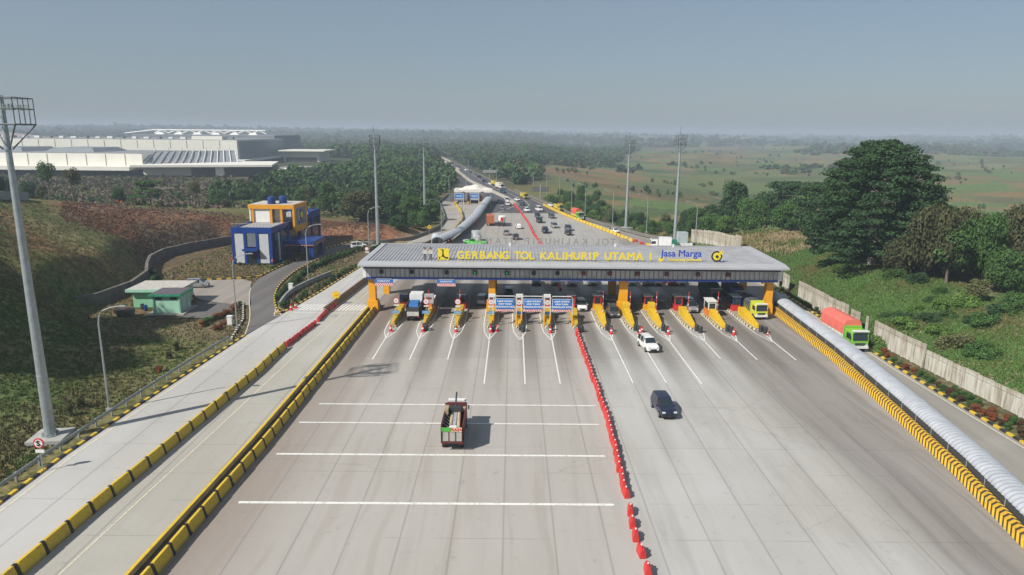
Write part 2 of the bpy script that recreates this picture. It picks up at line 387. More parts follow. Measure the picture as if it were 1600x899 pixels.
c = s.mix(s.math('MULTIPLY', s.ramp(b_, .42, .64), .34), c, s.mix(.5, c, (.05, .04, .015)))
s.bump(a_, .6, .5)
ground_m = s.fin(c, 1.0, spec=.1)
me = bpy.data.meshes.new('terrain')
idx = np.arange(TN * TM).reshape(TN, TM)
q = np.stack([idx[:-1, :-1], idx[:-1, 1:], idx[1:, 1:], idx[1:, :-1]], -1).reshape(-1, 4)[:, ::-1]
me.vertices.add(len(tx)); me.vertices.foreach_set('co', np.stack([tx, ty, tz], -1).ravel())
me.loops.add(q.size); me.loops.foreach_set('vertex_index', q.ravel().astype(np.int32))
me.polygons.add(len(q)); me.polygons.foreach_set('loop_start', np.arange(0, q.size, 4, dtype=np.int32)); me.polygons.foreach_set('loop_total', np.full(len(q), 4, np.int32))
me.update(calc_edges=True); me.polygons.foreach_set('use_smooth', np.ones(len(q), bool))
ca = me.color_attributes.new('Col', 'FLOAT_COLOR', 'POINT'); ca.data.foreach_set('color', np.concatenate([tc_, np.ones((len(tx), 1))], 1).ravel())
me.materials.append(ground_m)
to = bpy.data.objects.new('terrain', me); COL.objects.link(to); struct(to)

# haze: the air over the whole place
hm = bpy.data.materials.new('haze_air'); hm.use_nodes = True; hn = hm.node_tree; hn.nodes.clear()
pv = hn.nodes.new('ShaderNodeVolumePrincipled'); ho = hn.nodes.new('ShaderNodeOutputMaterial'); hn.links.new(pv.outputs[0], ho.inputs['Volume'])
pv.inputs['Color'].default_value = (.66, .76, .87, 1); pv.inputs['Density'].default_value = HAZE_D; pv.inputs['Anisotropy'].default_value = .0
zmin, zmax = float(tz.min()), float(tz.max())
hb = MB().box(0, 4200, (max(zmax + 4, 46) + zmin - 1) / 2, 18600, 10200, max(zmax + 4, 46) - zmin + 1).build('haze', hm); struct(hb, 'stuff')
print('terrain z', zmin, zmax)

# ================================================================ ROADS
ZR, ZP = 0.0, 0.014
def concrete(name, base, warm, streak=1.0, joint=3.9, plaza=False, dark=.5):
    s = NT(name); X, Y, Z = s.xyz()
    big = s.noise(.045, detail=4); st = s.noise(1.0, s.comb(s.math('MULTIPLY', X, .55), s.math('MULTIPLY', Y, .05)), 5, .6)
    fine = s.noise(1.0, s.comb(s.math('MULTIPLY', X, 3.2), s.math('MULTIPLY', Y, .12)), 4, .7); gr = s.noise(5, detail=4, rough=.7)
    xs = s.math('ADD', s.math('DIVIDE', X, joint), 50.13); ys = s.math('ADD', s.math('DIVIDE', Y, 5.2), 40.0)
    wn = s.n('ShaderNodeTexWhiteNoise', noise_dimensions='2D'); s.put(wn.inputs['Vector'], s.comb(s.math('FLOOR', xs), s.math('FLOOR', s.math('DIVIDE', ys, 4))))
    c = s.mix(s.ramp(big, .35, .65), base, warm)
    c = s.mix(s.math('MULTIPLY', s.ramp(st, .42, .72), .30 * streak), c, tuple(x * dark for x in warm))
    c = s.mix(s.math('MULTIPLY', s.ramp(fine, .5, .8), .12 * streak), c, tuple(x * dark * .9 for x in warm))
    c = s.mix(s.math('MULTIPLY', wn.outputs[0], .16), c, tuple(x * .6 for x in base))
    c = s.mix(s.math('MULTIPLY', s.ramp(gr, .55, .8), .16), c, (.12, .11, .1))
    if plaza:
        # tyre and oil darkening: bands in the lanes by the gate, wide dark sweep on the right, rusty left edge
        side = s.ramp(X, 6.0, 13.0)
        c = s.mix(s.math('MULTIPLY', s.math('SUBTRACT', 1.0, side), .55), c, (.365, .33, .29))
        wob = s.noise(.03, detail=3)
        dx = s.math('ADD', X, s.math('MULTIPLY', s.math('SUBTRACT', wob, .5), 5))
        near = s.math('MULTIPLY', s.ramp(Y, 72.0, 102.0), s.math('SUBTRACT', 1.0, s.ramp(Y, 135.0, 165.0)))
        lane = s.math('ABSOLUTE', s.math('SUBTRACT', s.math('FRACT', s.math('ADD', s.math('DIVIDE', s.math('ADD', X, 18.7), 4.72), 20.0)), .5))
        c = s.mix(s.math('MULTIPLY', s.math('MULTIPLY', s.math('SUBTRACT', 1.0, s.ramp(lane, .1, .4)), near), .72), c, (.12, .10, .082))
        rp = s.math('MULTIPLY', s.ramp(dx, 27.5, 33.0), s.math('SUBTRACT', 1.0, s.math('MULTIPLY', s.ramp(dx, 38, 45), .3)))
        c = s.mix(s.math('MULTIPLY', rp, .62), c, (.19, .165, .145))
        tr = s.noise(1.0, s.comb(s.math('MULTIPLY', dx, .7), s.math('MULTIPLY', Y, .03)), 3, .5)
        c = s.mix(s.math('MULTIPLY', s.math('MULTIPLY', rp, s.ramp(tr, .45, .66)), .32), c, (.10, .088, .08))
        lp = s.math('SUBTRACT', 1.0, s.ramp(dx, -24.0, -15.0))
        c = s.mix(s.math('MULTIPLY', lp, .5), c, (.19, .135, .10))
        c = s.mix(s.math('MULTIPLY', s.math('MULTIPLY', s.ramp(tr, .52, .66), s.math('SUBTRACT', 1.0, side)), .22), c, (.26, .20, .155))
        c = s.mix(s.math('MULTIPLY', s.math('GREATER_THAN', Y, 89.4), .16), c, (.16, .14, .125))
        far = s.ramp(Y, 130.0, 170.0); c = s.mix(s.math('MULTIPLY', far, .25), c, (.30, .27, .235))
    jw = s.math('ADD', .012, s.math('MULTIPLY', gr, .016))
    jl = s.math('ABSOLUTE', s.math('SUBTRACT', s.math('FRACT', s.math('ADD', xs, .5)), .5))
    jt = s.math('ABSOLUTE', s.math('SUBTRACT', s.math('FRACT', s.math('ADD', ys, .5)), .5))
    j = s.math('MAXIMUM', s.math('MULTIPLY', s.math('LESS_THAN', jl, jw), .8), s.math('MULTIPLY', s.math('LESS_THAN', jt, .008), s.ramp(s.noise(.2), .42, .6)))
    c = s.mix(s.math('MULTIPLY', j, .34), c, (.09, .082, .075))
    sp = s.noise(.55, detail=6, rough=.72); c = s.mix(s.math('MULTIPLY', s.ramp(sp, .60, .70), .35), c, tuple(x * .45 for x in warm))
    sp2 = s.noise(2.6, detail=3); c = s.mix(s.math('MULTIPLY', s.ramp(sp2, .70, .76), .5), c, (.06, .055, .05))
    ck = s.n('ShaderNodeTexVoronoi', feature='DISTANCE_TO_EDGE'); s.put(ck.inputs['Vector'], s.comb(s.math('ADD', s.math('MULTIPLY', X, .16), s.math('MULTIPLY', sp, .8)), s.math('ADD', s.math('MULTIPLY', Y, .10), s.math('MULTIPLY', gr, .12)))); ck.inputs['Scale'].default_value = 1.0
    c = s.mix(s.math('MULTIPLY', s.math('MULTIPLY', s.math('LESS_THAN', ck.outputs[0], .006), s.ramp(big, .48, .56)), .16), c, (.08, .07, .06))
    s.bump(gr, .15, .02)
    return s.fin(c, s.math('ADD', .62, s.math('MULTIPLY', st, .25)), spec=.3)
plaza_m = concrete('plaza_concrete', (.455, .445, .42), (.40, .38, .345), plaza=True)
ramp_m = concrete('pale_concrete', (.48, .47, .45), (.42, .405, .375), .45, 4.6)
ramp2_m = concrete('ramp_concrete', (.44, .425, .38), (.385, .36, .31), .6, 5.1)
far_m = concrete('far_concrete', (.37, .345, .31), (.33, .295, .25), .6, 4.5)
def asphalt(name, c0, c1):
    s = NT(name); X, Y, Z = s.xyz()
    st = s.noise(1.0, s.comb(s.math('MULTIPLY', X, .5), s.math('MULTIPLY', Y, .03)), 5)
    c = s.mix(s.ramp(st, .35, .65), c0, c1); g = s.noise(8, detail=3)
    c = s.mix(s.math('MULTIPLY', s.ramp(g, .5, .8), .3), c, tuple(x * .6 for x in c0))
    c = s.mix(s.math('MULTIPLY', s.ramp(s.noise(.15, detail=5), .55, .75), .25), c, tuple(x * 1.5 for x in c1))
    return s.fin(c, .85, spec=.3)
side_m = asphalt('side_concrete', (.24, .225, .195), (.29, .27, .235))
asph_m = asphalt('asphalt_grey', (.115, .105, .10), (.15, .14, .13))
high_m = asphalt('highway_asphalt', (.075, .072, .078), (.10, .095, .10))
pave_m = asphalt('paving_tan', (.30, .265, .23), (.25, .22, .19))
def road(name, poly, m, z=ZR): return struct(MB().sheet(poly, z).build(name, m))
BARR = [(38.0, 20), (38.2, 40), (38.8, 46.7), (40.6, 57.2), (42.2, 70.9), (44.1, 90.8), (45.4, 116.6), (46.6, 121)]
B1 = [(-34.2, 20), (-33.7, 41.9), (-33.4, 50), (-32.6, 65.7), (-31.95, 82), (-31.9, 93.0)]
B1b = [(-31.4, 112), (-30.9, 119), (-29.6, 139), (-27.5, 165), (-22, 188)]
B2 = [(-25.9, 20), (-25.3, 42.1), (-24.7, 62), (-24.45, 84), (-24.1, 118)]
LK = [(-41.5, 20), (-41.6, 51), (-41.8, 60), (-41.4, 70), (-40.6, 83.3), (-39.7, 98.9)]
LK2 = [(-38.1, 113.5), (-36.4, 127.7), (-34.2, 152.6), (-31.0, 180)]
FL = [(-18.8, 182), (-14.7, 196), (-12.2, 230), (-10.7, 268)]
FR = [(50.3, 150), (48, 180), (45.0, 186.4), (39.3, 201.2), (33.2, 217.1), (26.3, 237.4), (19.5, 263)]
SK = [(51.8, 20), (51.2, 64), (51.0, 74), (50.9, 87), (51.5, 107), (52.2, 132), (50.3, 150)]
road('plaza_road', B2 + [(-24.0, 135), (-21.5, 165)] + FL[:3] + [(-10.9, 262), (19.8, 262)] + FR[::-1][1:] + [(47.6, 135)] + BARR[::-1], plaza_m)
road('side_road', [(p[0] + .0, p[1]) for p in BARR] + [(47.6, 135), (50.3, 150)] + SK[::-1][1:], side_m, ZR - .003)
road('outer_ramp_road', B1 + [(-31.4, 112), (-30.9, 119), (-29.6, 139), (-27.5, 165), (-22, 188), (-20.5, 205), (-23.5, 210), (-31, 180)] + LK2[::-1] + LK[::-1], ramp_m)
road('inner_ramp_road', B2 + [(-24.0, 135), (-21.5, 165), (-18.8, 182)] + [(-22, 188), (-27.5, 165), (-29.6, 139), (-30.9, 119), (-31.4, 112)] + B1[::-1], ramp2_m)
LGp = [(-29.5, 182), (-23, 213.6), (-23, 237.5), (-27, 266.9), (-31, 296)]
road('toll_ramp_road', [(-18.8, 182)] + FL[1:] + [(-9.2, 306)] + [(-31, 306)] + LGp[::-1] , far_m, ZR + .004)
MED = [(-10.9, 262), (.8, 293.3), (-1.8, 315.8), (-12.2, 364.0), (-26.2, 429.3), (-42.8, 540.2), (-62.1, 669.0), (-92, 845)]
OUT = [(19.5, 263), (11.0, 308.0), (-.4, 365.3), (-16.8, 467.0), (-44, 621.3), (-88, 866)]
road('highway_road', [(-10.9, 262), (-9.6, 292), (-18.4, 355.5), (-28.5, 423.5), (-36.5, 485.5), (-66, 640), (-108, 860)] + OUT[::-1], high_m)
road('branch_road', [(-31, 306), (-9.2, 306), (-9.6, 296), (-14, 330), (-18.8, 355.5), (-28.9, 423.5), (-36.9, 480), (-40, 485), (-31.5, 423), (-30, 350)], high_m, ZR + .004)
acc = smoothpath([(-39.9, 99.5), (-42.2, 108), (-45.4, 116.1), (-50.0, 128.3), (-52.4, 137), (-52.3, 147), (-51, 158), (-48.7, 175), (-44.5, 188), (-41, 191)], 3)
acr = smoothpath([(-38.2, 110.5), (-41.0, 116), (-44, 124), (-46.2, 133), (-47.4, 146), (-46.8, 160), (-43.1, 176.5), (-38.5, 185)], 3)
road('access_road', acc + [(-38, 190)] + acr[::-1], asph_m, ZR + .003)
road('parking_lot', [(-45.6, 117.2), (-50.3, 129), (-52.6, 136.5), (-55.5, 139), (-62.5, 137.5), (-63.6, 129), (-56, 121), (-52, 119)], pave_m, ZR + .003)
road('yard_paving', [(-54.5, 108.6), (-47.5, 108.5), (-47.6, 118.0), (-52, 118.8), (-56, 120.5)], asph_m, ZR + .002)
road('factory_road', [(-232, 440), (-150, 500), (-136, 560), (-150, 610), (-190, 600), (-205, 520), (-236, 470)], asphalt('factory_paving', (.27, .235, .22), (.31, .27, .25)), .05)

white = NT('road_paint'); white_m = white.fin(white.mix(white.ramp(white.noise(2.5, detail=6, rough=.8), .46, .70), (.74, .73, .68), (.40, .38, .34)), .7)
cream_m = mat('cream_paint', (.66, .60, .45), .7, var=.3, vs=3)
pm = MB()
for y0, x0, x1, w in ((72.9, -21.6, 9.6, .26), (67.8, -22.3, 9.3, .26), (60.5, -22.2, 9.0, .32), (51.7, -22.4, 8.6, .34)):
    pm.ribbon([(x0, y0), (x1, y0 + (x1 - x0) * .004)], w, ZP)
TIPS = [-18.6, -13.7, -8.6, -3.3, 1.25, 5.85, 10.2, 14.7, 19.1, 23.4, 28.6, 33.4, 38.6]
for x, y1 in ((-18.7, 88.5), (-13.7, 88.5), (-8.6, 88.8), (-3.3, 79.7), (1.7, 79.7), (6.0, 79.9), (15.0, 80.3), (19.1, 80.5), (23.4, 80.3), (28.6, 90.1), (33.5, 89.8), (38.8, 89.8)):
    pm.ribbon([(x, 101.2), (x, y1)], .17, ZP)
for i, x in enumerate(TIPS):
    if i == 6: continue
    for sg in (-1, 1): pm.ribbon([(x, 98.0), (x + sg * .9, 102), (x + sg * 1.12, 106), (x + sg * 1.12, 124)], .14, ZP + .004)
    for k in range(4): pm.ribbon([(x - .15 * k - .1, 99 + k * .9), (x + .15 * k + .1, 98.7 + k * .9)], .13, ZP + .008)
for y in (99.6, 104.2): pass
pm.ribbon([(-37.4, 112.6), (-32.0, 112.6)], .22, ZP + .004); pm.ribbon([(-31, 112.6), (-25.3, 112.6)], .22, ZP + .004)
for k in range(19):
    x = -36.8 + k * .62
    if abs(x + 31.3) > .5: pm.ribbon([(x - .25, 114.2), (x + .25, 118.4)], .3, ZP + .004)
pm.build('lane_markings', white_m); struct(bpy.data.objects['lane_markings'])
em = MB()
em.ribbon([(x + .75, y) for x, y in LK], .2, ZP); em.ribbon([(x + .55, y) for x, y in LK2], .2, ZP)
em.ribbon([(-31.6, 20), (-31.0, 42), (-30.2, 66), (-29.4, 93), (-28.4, 112)], .15, ZP); em.ribbon([(-28.4, 112), (-27.6, 124), (-25.8, 150), (-22.6, 178)], .15, ZP)
em.ribbon([(x - .55, y) for x, y in SK], .2, ZP); em.ribbon([(x - .6, y) for x, y in FR], .18, ZP)
em.ribbon([(x - .45, y) for x, y in OUT], .3, ZP); em.ribbon([(-6, 262), (2.5, 293), (0, 316), (-10.5, 364), (-24.6, 429), (-41, 540), (-60, 669)], .3, ZP)
em.ribbon([(-9.0, 275), (-9.2, 300)], .2, ZP); em.ribbon([(3, 262), (7, 293), (5, 316), (-6, 364), (-20, 440), (-38, 560)], .22, ZP)
em.ribbon([(-35, 108.8), (-40.4, 116), (-41, 118.5), (-39.5, 112)], .16, ZP)
for k in range(3): em.ribbon([(-41.1 + k * .5, 116.2 - k * 1.6), (-39.3, 113.2 - k * 1.4), (-36.6, 112.6 - k * 1.3)], .15, ZP + .006)
em.ribbon([(x + .1, y) for x, y in acr], .14, ZP + .004); em.ribbon([(x - .1, y) for x, y in acc[:12]], .14, ZP + .004)
for y in (183.5, 200.5, 219.5): em.ribbon([(7.5 - (y - 183) * .06, y), (31 - (y - 183) * .18, y)], .35, ZP)
em.build('edge_lines', cream_m); struct(bpy.data.objects['edge_lines'])
# ================================================================ BARRIERS, KERBS, RAILS
yel = mat('yellow_paint', (.60, .39, .03), .5, var=.3, vs=2.5)
yel2 = mat('golden_paint', (.80, .36, .012), .45, var=.08, vs=2)
blk = mat('black_paint', (.022, .022, .024), .5, var=.3)
steel = mat('galvanised_steel', (.36, .40, .41), .45, .3, var=.2, vs=2)
dark = mat('dark_metal', (.05, .055, .06), .5, var=.2)
grey = mat('grey_concrete', (.36, .345, .31), .85, var=.35, vs=1.2)
redp = mat('red_plastic', (.62, .04, .035), .45, var=.25, vs=3)
whitep = mat('white_paint', (.74, .74, .72), .5, var=.12)
blue = mat('blue_panel', (.015, .055, .26), .35, var=.25, vs=.8)
glass = mat('dark_glass', (.018, .028, .035), .08, var=.1, spec=.8)
signblue = mat('sign_blue', (.015, .17, .55), .4, var=.1)
def stripes(name, a, b, period, duty=.5, slant=0.0, chev=0.0, hh=1.0):
    """stripes along the length of a swept or uv-mapped part; grime mixed in"""
    s = NT(name); uvn = s.n('ShaderNodeUVMap'); u, v, _ = s.xyz(uvn.outputs[0])
    k = s.math('MULTIPLY', v, slant)
    if chev: k = s.math('MULTIPLY', s.math('ABSOLUTE', s.math('SUBTRACT', v, chev)), slant)
    f = s.math('FRACT', s.math('ADD', s.math('DIVIDE', s.math('ADD', u, k), period), 50.0))
    c = s.mix(s.math('GREATER_THAN', f, duty), a, b)
    c = s.mix(s.math('MULTIPLY', s.ramp(s.noise(2.2, detail=6, rough=.7), .48, .7), .38), c, (.13, .09, .05))
    return s.fin(c, .6)
YC, BC = (.66, .44, .035), (.03, .028, .026)
kerb_m = stripes('kerb_stripes', YC, BC, 1.9)
island_kerb = stripes('island_kerb_stripes', (.62, .52, .28), BC, 1.1, .62)
chev_m = stripes('chevron_stripes', (.74, .44, .03), (.06, .045, .03), .62, .58, 1.0, .62)
def kerb(name, path, label, w=.3, h=.18, m=None, z=0.0):
    o = MB().sweep(resample([(*p, z) for p in path], 3), [(-w / 2, -.1), (w / 2, -.1), (w / 2, h), (-w / 2, h)][::-1]).build(name, m or kerb_m)
    return tag(o, label, 'kerb')
kerb('kerb', [(x - .15, y) for x, y in LK], 'black and yellow kerb below the guardrail on the left verge')
kerb('kerb', [(-39.6, 111.8), (-38.4, 113.0)] + [(x - .15, y) for x, y in LK2[1:]], 'black and yellow kerb along the planted strip between ramp and access road')
kerb('kerb', [(x + .2, y) for x, y in SK], 'black and yellow kerb beside the flower bed on the right')
kerb('kerb', [(-41.2, 97.5), (-43.5, 108), (-46.6, 116.1), (-47.6, 119.0)], 'black and white kerb on the near side of the grey access road', .25, .18, stripes('kerb_white_stripes', (.6, .58, .52), BC, 1.3))
kerb('kerb', [(-64.5, 129.2), (-63.0, 138), (-56, 139.8), (-52.9, 142)], 'yellow and black kerb at the back of the parking lot')
kerb('kerb', [(-52.9, 142), (-52.0, 155), (-49.5, 175), (-45.5, 188), (-41, 192.5)], 'yellow and black kerb between the blue building and access road', .25)
kerb('kerb', acr[1:], 'low painted kerb round the planted island by the access road', .25, .16)

# one movable yellow concrete barrier unit; black chevron band at each end
def barrier_unit(L):
    m = MB(); prof = [(-.32, 0), (-.30, .12), (-.16, .42), (-.10, .98), (.10, .98), (.16, .42), (.30, .12), (.32, 0)]
    def seg(y0, y1, mi, g=0.0): m.add([(x * (1 + g), y, z * (1 + g * .3)) for y in (y0, y1) for x, z in prof], [(k, k + 1, k + 9, k + 8) for k in range(7)] + [(0, 8, 15, 7)] + [tuple(range(8))[::-1], tuple(range(8, 16))], mi)
    seg(.05, L - .05, 0)
    # dark bent band at the joint
    m.add([(x * 1.05, y, z * 1.008) for dy in (0, .3) for (x, z), y in zip(prof, [L - .42 + dy + k for k in (0, .04, .12, 0, 0, .12, .04, 0)])], [(k, k + 1, k + 9, k + 8) for k in range(7)] + [tuple(range(8))[::-1], tuple(range(8, 16))], 1)
    return m
_b = NT('barrier_yellow'); _oi = _b.n('ShaderNodeObjectInfo'); _x, _y, _z = _b.xyz()
_c = _b.mix(_b.math('MULTIPLY', _oi.outputs['Random'], .55), (.70, .48, .03), (.55, .36, .04)); _c = _b.mix(_b.math('MULTIPLY', _b.ramp(_b.noise(2.4, detail=6, rough=.7), .46, .68), .4), _c, (.25, .18, .09))
_c = _b.mix(_b.math('MULTIPLY', _b.math('SUBTRACT', 1.0, _b.ramp(_z, .0, .35)), .55), _c, (.10, .08, .06)); bar_y = _b.fin(_c, .6)
def barrier_row(path, L, label, group, hgt=1.0):
    """separate units standing end to end along a path"""
    pts = resample(path, L); me = None
    for i in range(len(pts) - 1):
        a, b = pts[i], pts[i + 1]; d = math.dist(a, b)
        if me is None:
            o = barrier_unit(d).build('concrete_barrier', [bar_y, blk]); me = o.data; d0 = d
        else:
            o = bpy.data.objects.new('concrete_barrier', me); COL.objects.link(o)
        o.location = (a[0], a[1], 0); o.rotation_euler.z = heading(b[0] - a[0], b[1] - a[1]); o.scale = (1, d / d0, hgt)
        o.rotation_euler.z += random.uniform(-.012, .012); o.location.x += random.uniform(-.035, .035)
        tag(o, label, 'barrier', group)
barrier_row(B1, 2.6, 'yellow concrete barrier unit between the two ramp lanes', 'yellow barriers between the ramp lanes', 1.05)
barrier_row([(x + .75, y) for x, y in B2], 2.5, 'yellow barrier unit lining the left edge of the toll plaza', 'yellow barriers on the plaza side of the double row', 1.0)
o = MB().sweep([(x - .35, y, 0) for x, y in B2], [(-.12, 0), (-.12, .85), (.12, .85), (.12, 0)]).build('low_wall', grey); MB().sweep([(x - .35, y, .852) for x, y in B2], [(-.13, 0), (-.13, .03), (.13, .03), (.13, 0)]).build('painted_top', bar_y, o)
tag(o, 'plain yellow low wall on the ramp side of the double barrier', 'wall')
o = MB().sweep([(x + .2, y, 0) for x, y in B2], [(-.4, 0), (-.4, .42), (.35, .42), (.35, 0)]).build('planter_fill', mat('drain_gravel', (.10, .095, .085), .95, var=.5))
tag(o, 'dark gravel strip between the low wall and the yellow barriers', 'gravel strip')
o = MB().sweep([(x, y, 0) for x, y in B1b], [(-.3, 0), (-.14, .4), (-.1, 1.15), (.1, 1.15), (.14, .4), (.3, 0)]).build('concrete_wall', mat('brown_concrete', (.27, .19, .11), .9, var=.4))
tag(o, 'weathered brown concrete divider running from the ramp crossing to the roof', 'barrier')
# chevron barrier on the right
o = MB().sweep([(x, y, 0) for x, y in BARR], [(-.42, 0), (-.36, .15), (-.16, .5), (-.12, 1.15), (.12, 1.15), (.16, .5), (.42, 0)]).build('chevron_barrier', chev_m)
tag(o, 'long concrete barrier painted with yellow and black chevrons', 'barrier')

# red water-filled barriers
def red_barrier():
    m = MB(); m.sprism([(-.34, 0), (-.34, .3), (-.29, .62), (-.16, .84), (.16, .84), (.29, .62), (.34, .3), (.34, 0)], -.42, .42)
    m.add([(z, x, y) for x, y, z in m.v], m.f) if 0 else None
    m.v = [(y * .72, x * 1.2, z * .84) for x, y, z in m.v]; m.f = [f[::-1] for f in m.f]
    m.box(0, 0, .76, .14, .3, .14); m.box(0, .56, .45, .08, .24, .12); m.box(0, .66, .45, .06, .2, .24)
    return m
rb = thing('water_barrier', 'red plastic water barrier in the line down the plaza', 'barrier', (9.6, 42.4), 0, 'red barriers down the middle of the plaza')
red_barrier().build('body', redp, rb, bevel=.02)
MB().lathe([(.07, .82), (.07, .9)], 8).build('cap', whitep, rb)
first = True
def red_line(path, step, label, group, skip=()):
    global first
    pts = smoothpath(path, step, 2)
    for i in range(len(pts) - 1):
        a, b = pts[i], pts[i + 1]
        if i in skip: continue
        j = random.uniform(-.12, .12)
        if first: o = rb; o.location = (a[0], a[1], 0); o.rotation_euler.z = heading(b[0] - a[0], b[1] - a[1]) + j; first = False
        else: dup(rb, (a[0] + random.uniform(-.07, .07), a[1]), heading(b[0] - a[0], b[1] - a[1]) + j, label, group)
red_line([G(1012, 897), G(1000, 868), G(992, 838), G(984, 806), G(980, 783)], 1.85, 'red plastic water barrier in the line down the plaza', 'red barriers down the middle of the plaza')
red_line([G(978, 775), G(968, 735), G(958, 692), G(948, 655), G(938, 625), G(925, 590), G(914, 558), G(905, 533), G(900, 517)], 1.25, 'red plastic water barrier in the line down the plaza', 'red barriers down the middle of the plaza')
red_line([(-31.9, 94), (-31.6, 99), (-31.0, 105), (-31.2, 112), (-30.8, 118)], 1.1, 'dark red water barrier between the ramp lanes', 'red barriers between the ramp lanes', (11, 17))
red_line([(9.4, 131), (9.0, 150), (8.4, 181.3), (6.5, 204.4), (5.2, 234.2), (2.7, 269.1), (.2, 296)], 1.5, 'red water barrier in the far line behind the gate', 'red barriers behind the toll gate')

# guardrail left
gr = thing('guardrail', 'grey steel guardrail along the grassy left verge', 'guardrail', (-43, 60))
RLp = [(-42.9, 20), (-42.9, 52), (-42.9, 61), (-42.6, 72), (-41.9, 86), (-41.0, 96)]
def local(path, o): return [(p[0] - o[0], p[1] - o[1]) for p in path]
rl = local(RLp, (-43, 60))
MB().sweep([(x, y, 0) for x, y in rl], [(.02, .5), (.06, .58), (.0, .66), (.06, .74), (.02, .84), (-.04, .84), (-.04, .5)]).build('rail', steel, gr)
for p in resample(rl, 3.0): MB().box(p[0] - .12, p[1], .35, .14, .18, .95).build('post', steel, gr)
# rails round the far ramp
for pth, lab in (([(-38, 186), (-29.5, 189.5), (-23.4, 213), (-23.2, 238), (-27, 267), (-31.5, 296), (-31, 340)], 'dark low parapet curving round the far ramp behind the gate'),
                 ([(48.5, 188), (44.0, 194), (40.3, 201.2), (34.2, 217.1), (27.4, 237.4), (20.6, 263.8), (12.3, 308.0), (1, 365.3)], 'grey concrete parapet on the right of the far carriageway')):
    o = MB().sweep([(*p, 0) for p in smoothpath(pth, 4)], [(-.15, 0), (-.12, .95), (.12, .95), (.15, 0)]).build('parapet', mat('dull_concrete', (.20, .19, .175), .9, var=.4)); tag(o, lab, 'parapet')
o = MB().sweep([(*p, 0) for p in smoothpath([(1.0, 293), (-1.8, 315.8), (-12.2, 364.0), (-26.2, 429.3), (-42.8, 540.2), (-62.1, 669.0), (-92, 845)], 8)], [(-.9, 0), (-.7, .9), (.7, .9), (.9, 0)]).build('median_barrier', mat('cream_concrete', (.45, .40, .33), .85)); tag(o, 'pale concrete median curving away along the far highway', 'barrier')
for pl, lab in (([(-42.5, 545), (-46, 575)], 'short pale kerb wall left of the highway before the bend'), ([(-62, 700), (-75, 770), (-88, 835)], 'long pale kerb wall left of the highway near its vanishing end')):
    o = MB().sweep([(*p, 0) for p in pl], [(-1, 0), (-1, 1.3), (1, 1.3), (1, 0)]).build('kerb_wall', mat('cream_concrete', ())); tag(o, lab, 'wall')
barrier_row([(33.8, 193), (28.5, 216.8), (22.4, 240.6), (17.2, 265.8), (12.9, 291)], 3.0, 'yellow concrete barrier unit beside the far right lanes', 'yellow barriers along the far right lanes')
barrier_row(smoothpath([(-18.2, 196), (-17.9, 214), (-17.1, 238), (-19.6, 263), (-23.4, 287)], 2.9), 2.9, 'yellow barrier unit on the curved divider of the far ramp', 'yellow barriers on the far ramp')
o = MB().sweep([(36.5, 186, 0), (39.5, 182.5, 0)], [(-.3, 0), (-.12, .9), (.12, .9), (.3, 0)]).build('concrete_barrier', yel); tag(o, 'single yellow barrier standing askew behind the right part of the roof', 'barrier')

# concrete panel fence on the right
pan = NT('panel_concrete'); px_, py_, pz_ = pan.xyz()
stv = pan.noise(1.0, pan.comb(pan.math('MULTIPLY', px_, 1.5), pan.math('MULTIPLY', py_, 2.6), pan.math('MULTIPLY', pz_, .25)), 5, .65)
pc = pan.mix(pan.ramp(stv, .4, .66), (.55, .53, .46), (.30, .26, .20))
pc = pan.mix(pan.math('MULTIPLY', pan.ramp(pz_, 2.0, 2.6), .4), pc, (.27, .20, .14)); pan_m = pan.fin(pc, .9)
def fence(path, label, h, gaps=(), step=2.4):
    t = thing('concrete_fence', label, 'fence', path[0]); pts = resample(local(path, path[0]), step)
    for i in range(len(pts) - 1):
        a, b = pts[i], pts[i + 1]; d = math.dist(a, b); rz = heading(b[0] - a[0], b[1] - a[1]); hh = h + random.uniform(-.06, .06); z0 = max(0, hz(path[0][0] + a[0], path[0][1] + a[1]))
        mx, my = (a[0] + b[0]) / 2, (a[1] + b[1]) / 2
        MB().box(a[0], a[1], hh / 2 + z0, .3, .24, hh + .12).build('post', pan_m, t)
        if i in gaps: continue
        m = MB(); m.box(mx, my, hh * .39 + z0, .1, d - .2, hh * .78, rz); m.box(mx, my, hh * .78 + .06 + hh * .11 + z0, .14, d - .2, hh * .2, rz)
        for k in range(-2, 3): m.box(mx - math.sin(rz) * k * d / 5.2, my + math.cos(rz) * k * d / 5.2, hh * .38 + z0, .17, .14, hh * .74, rz)
        m.build('panel', pan_m, t)
    return t
fence([(58, 42), (56.6, 62), (55.9, 71), (55.1, 80), (54.6, 87)], 'weathered concrete panel fence, its lower stretch nearest the camera', 2.5)
fence([(54.5, 87.3), (54.2, 94), (53.7, 106)], 'weathered concrete panel fence behind the green truck, with missing panels', 3.15, (5, 6))
fence([(53.6, 107), (53.4, 116), (53.5, 126)], 'tall bleached concrete fence just right of the toll roof', 3.5)
fence([(54.0, 132), (53.6, 146)], 'overgrown concrete fence posts beside the roof corner', 3.2, (1, 3), 2.4)
fence([(56.0, 168), (53.6, 180), (50.5, 194)], 'bleached concrete fence rising behind the roof next to the mast', 3.6)

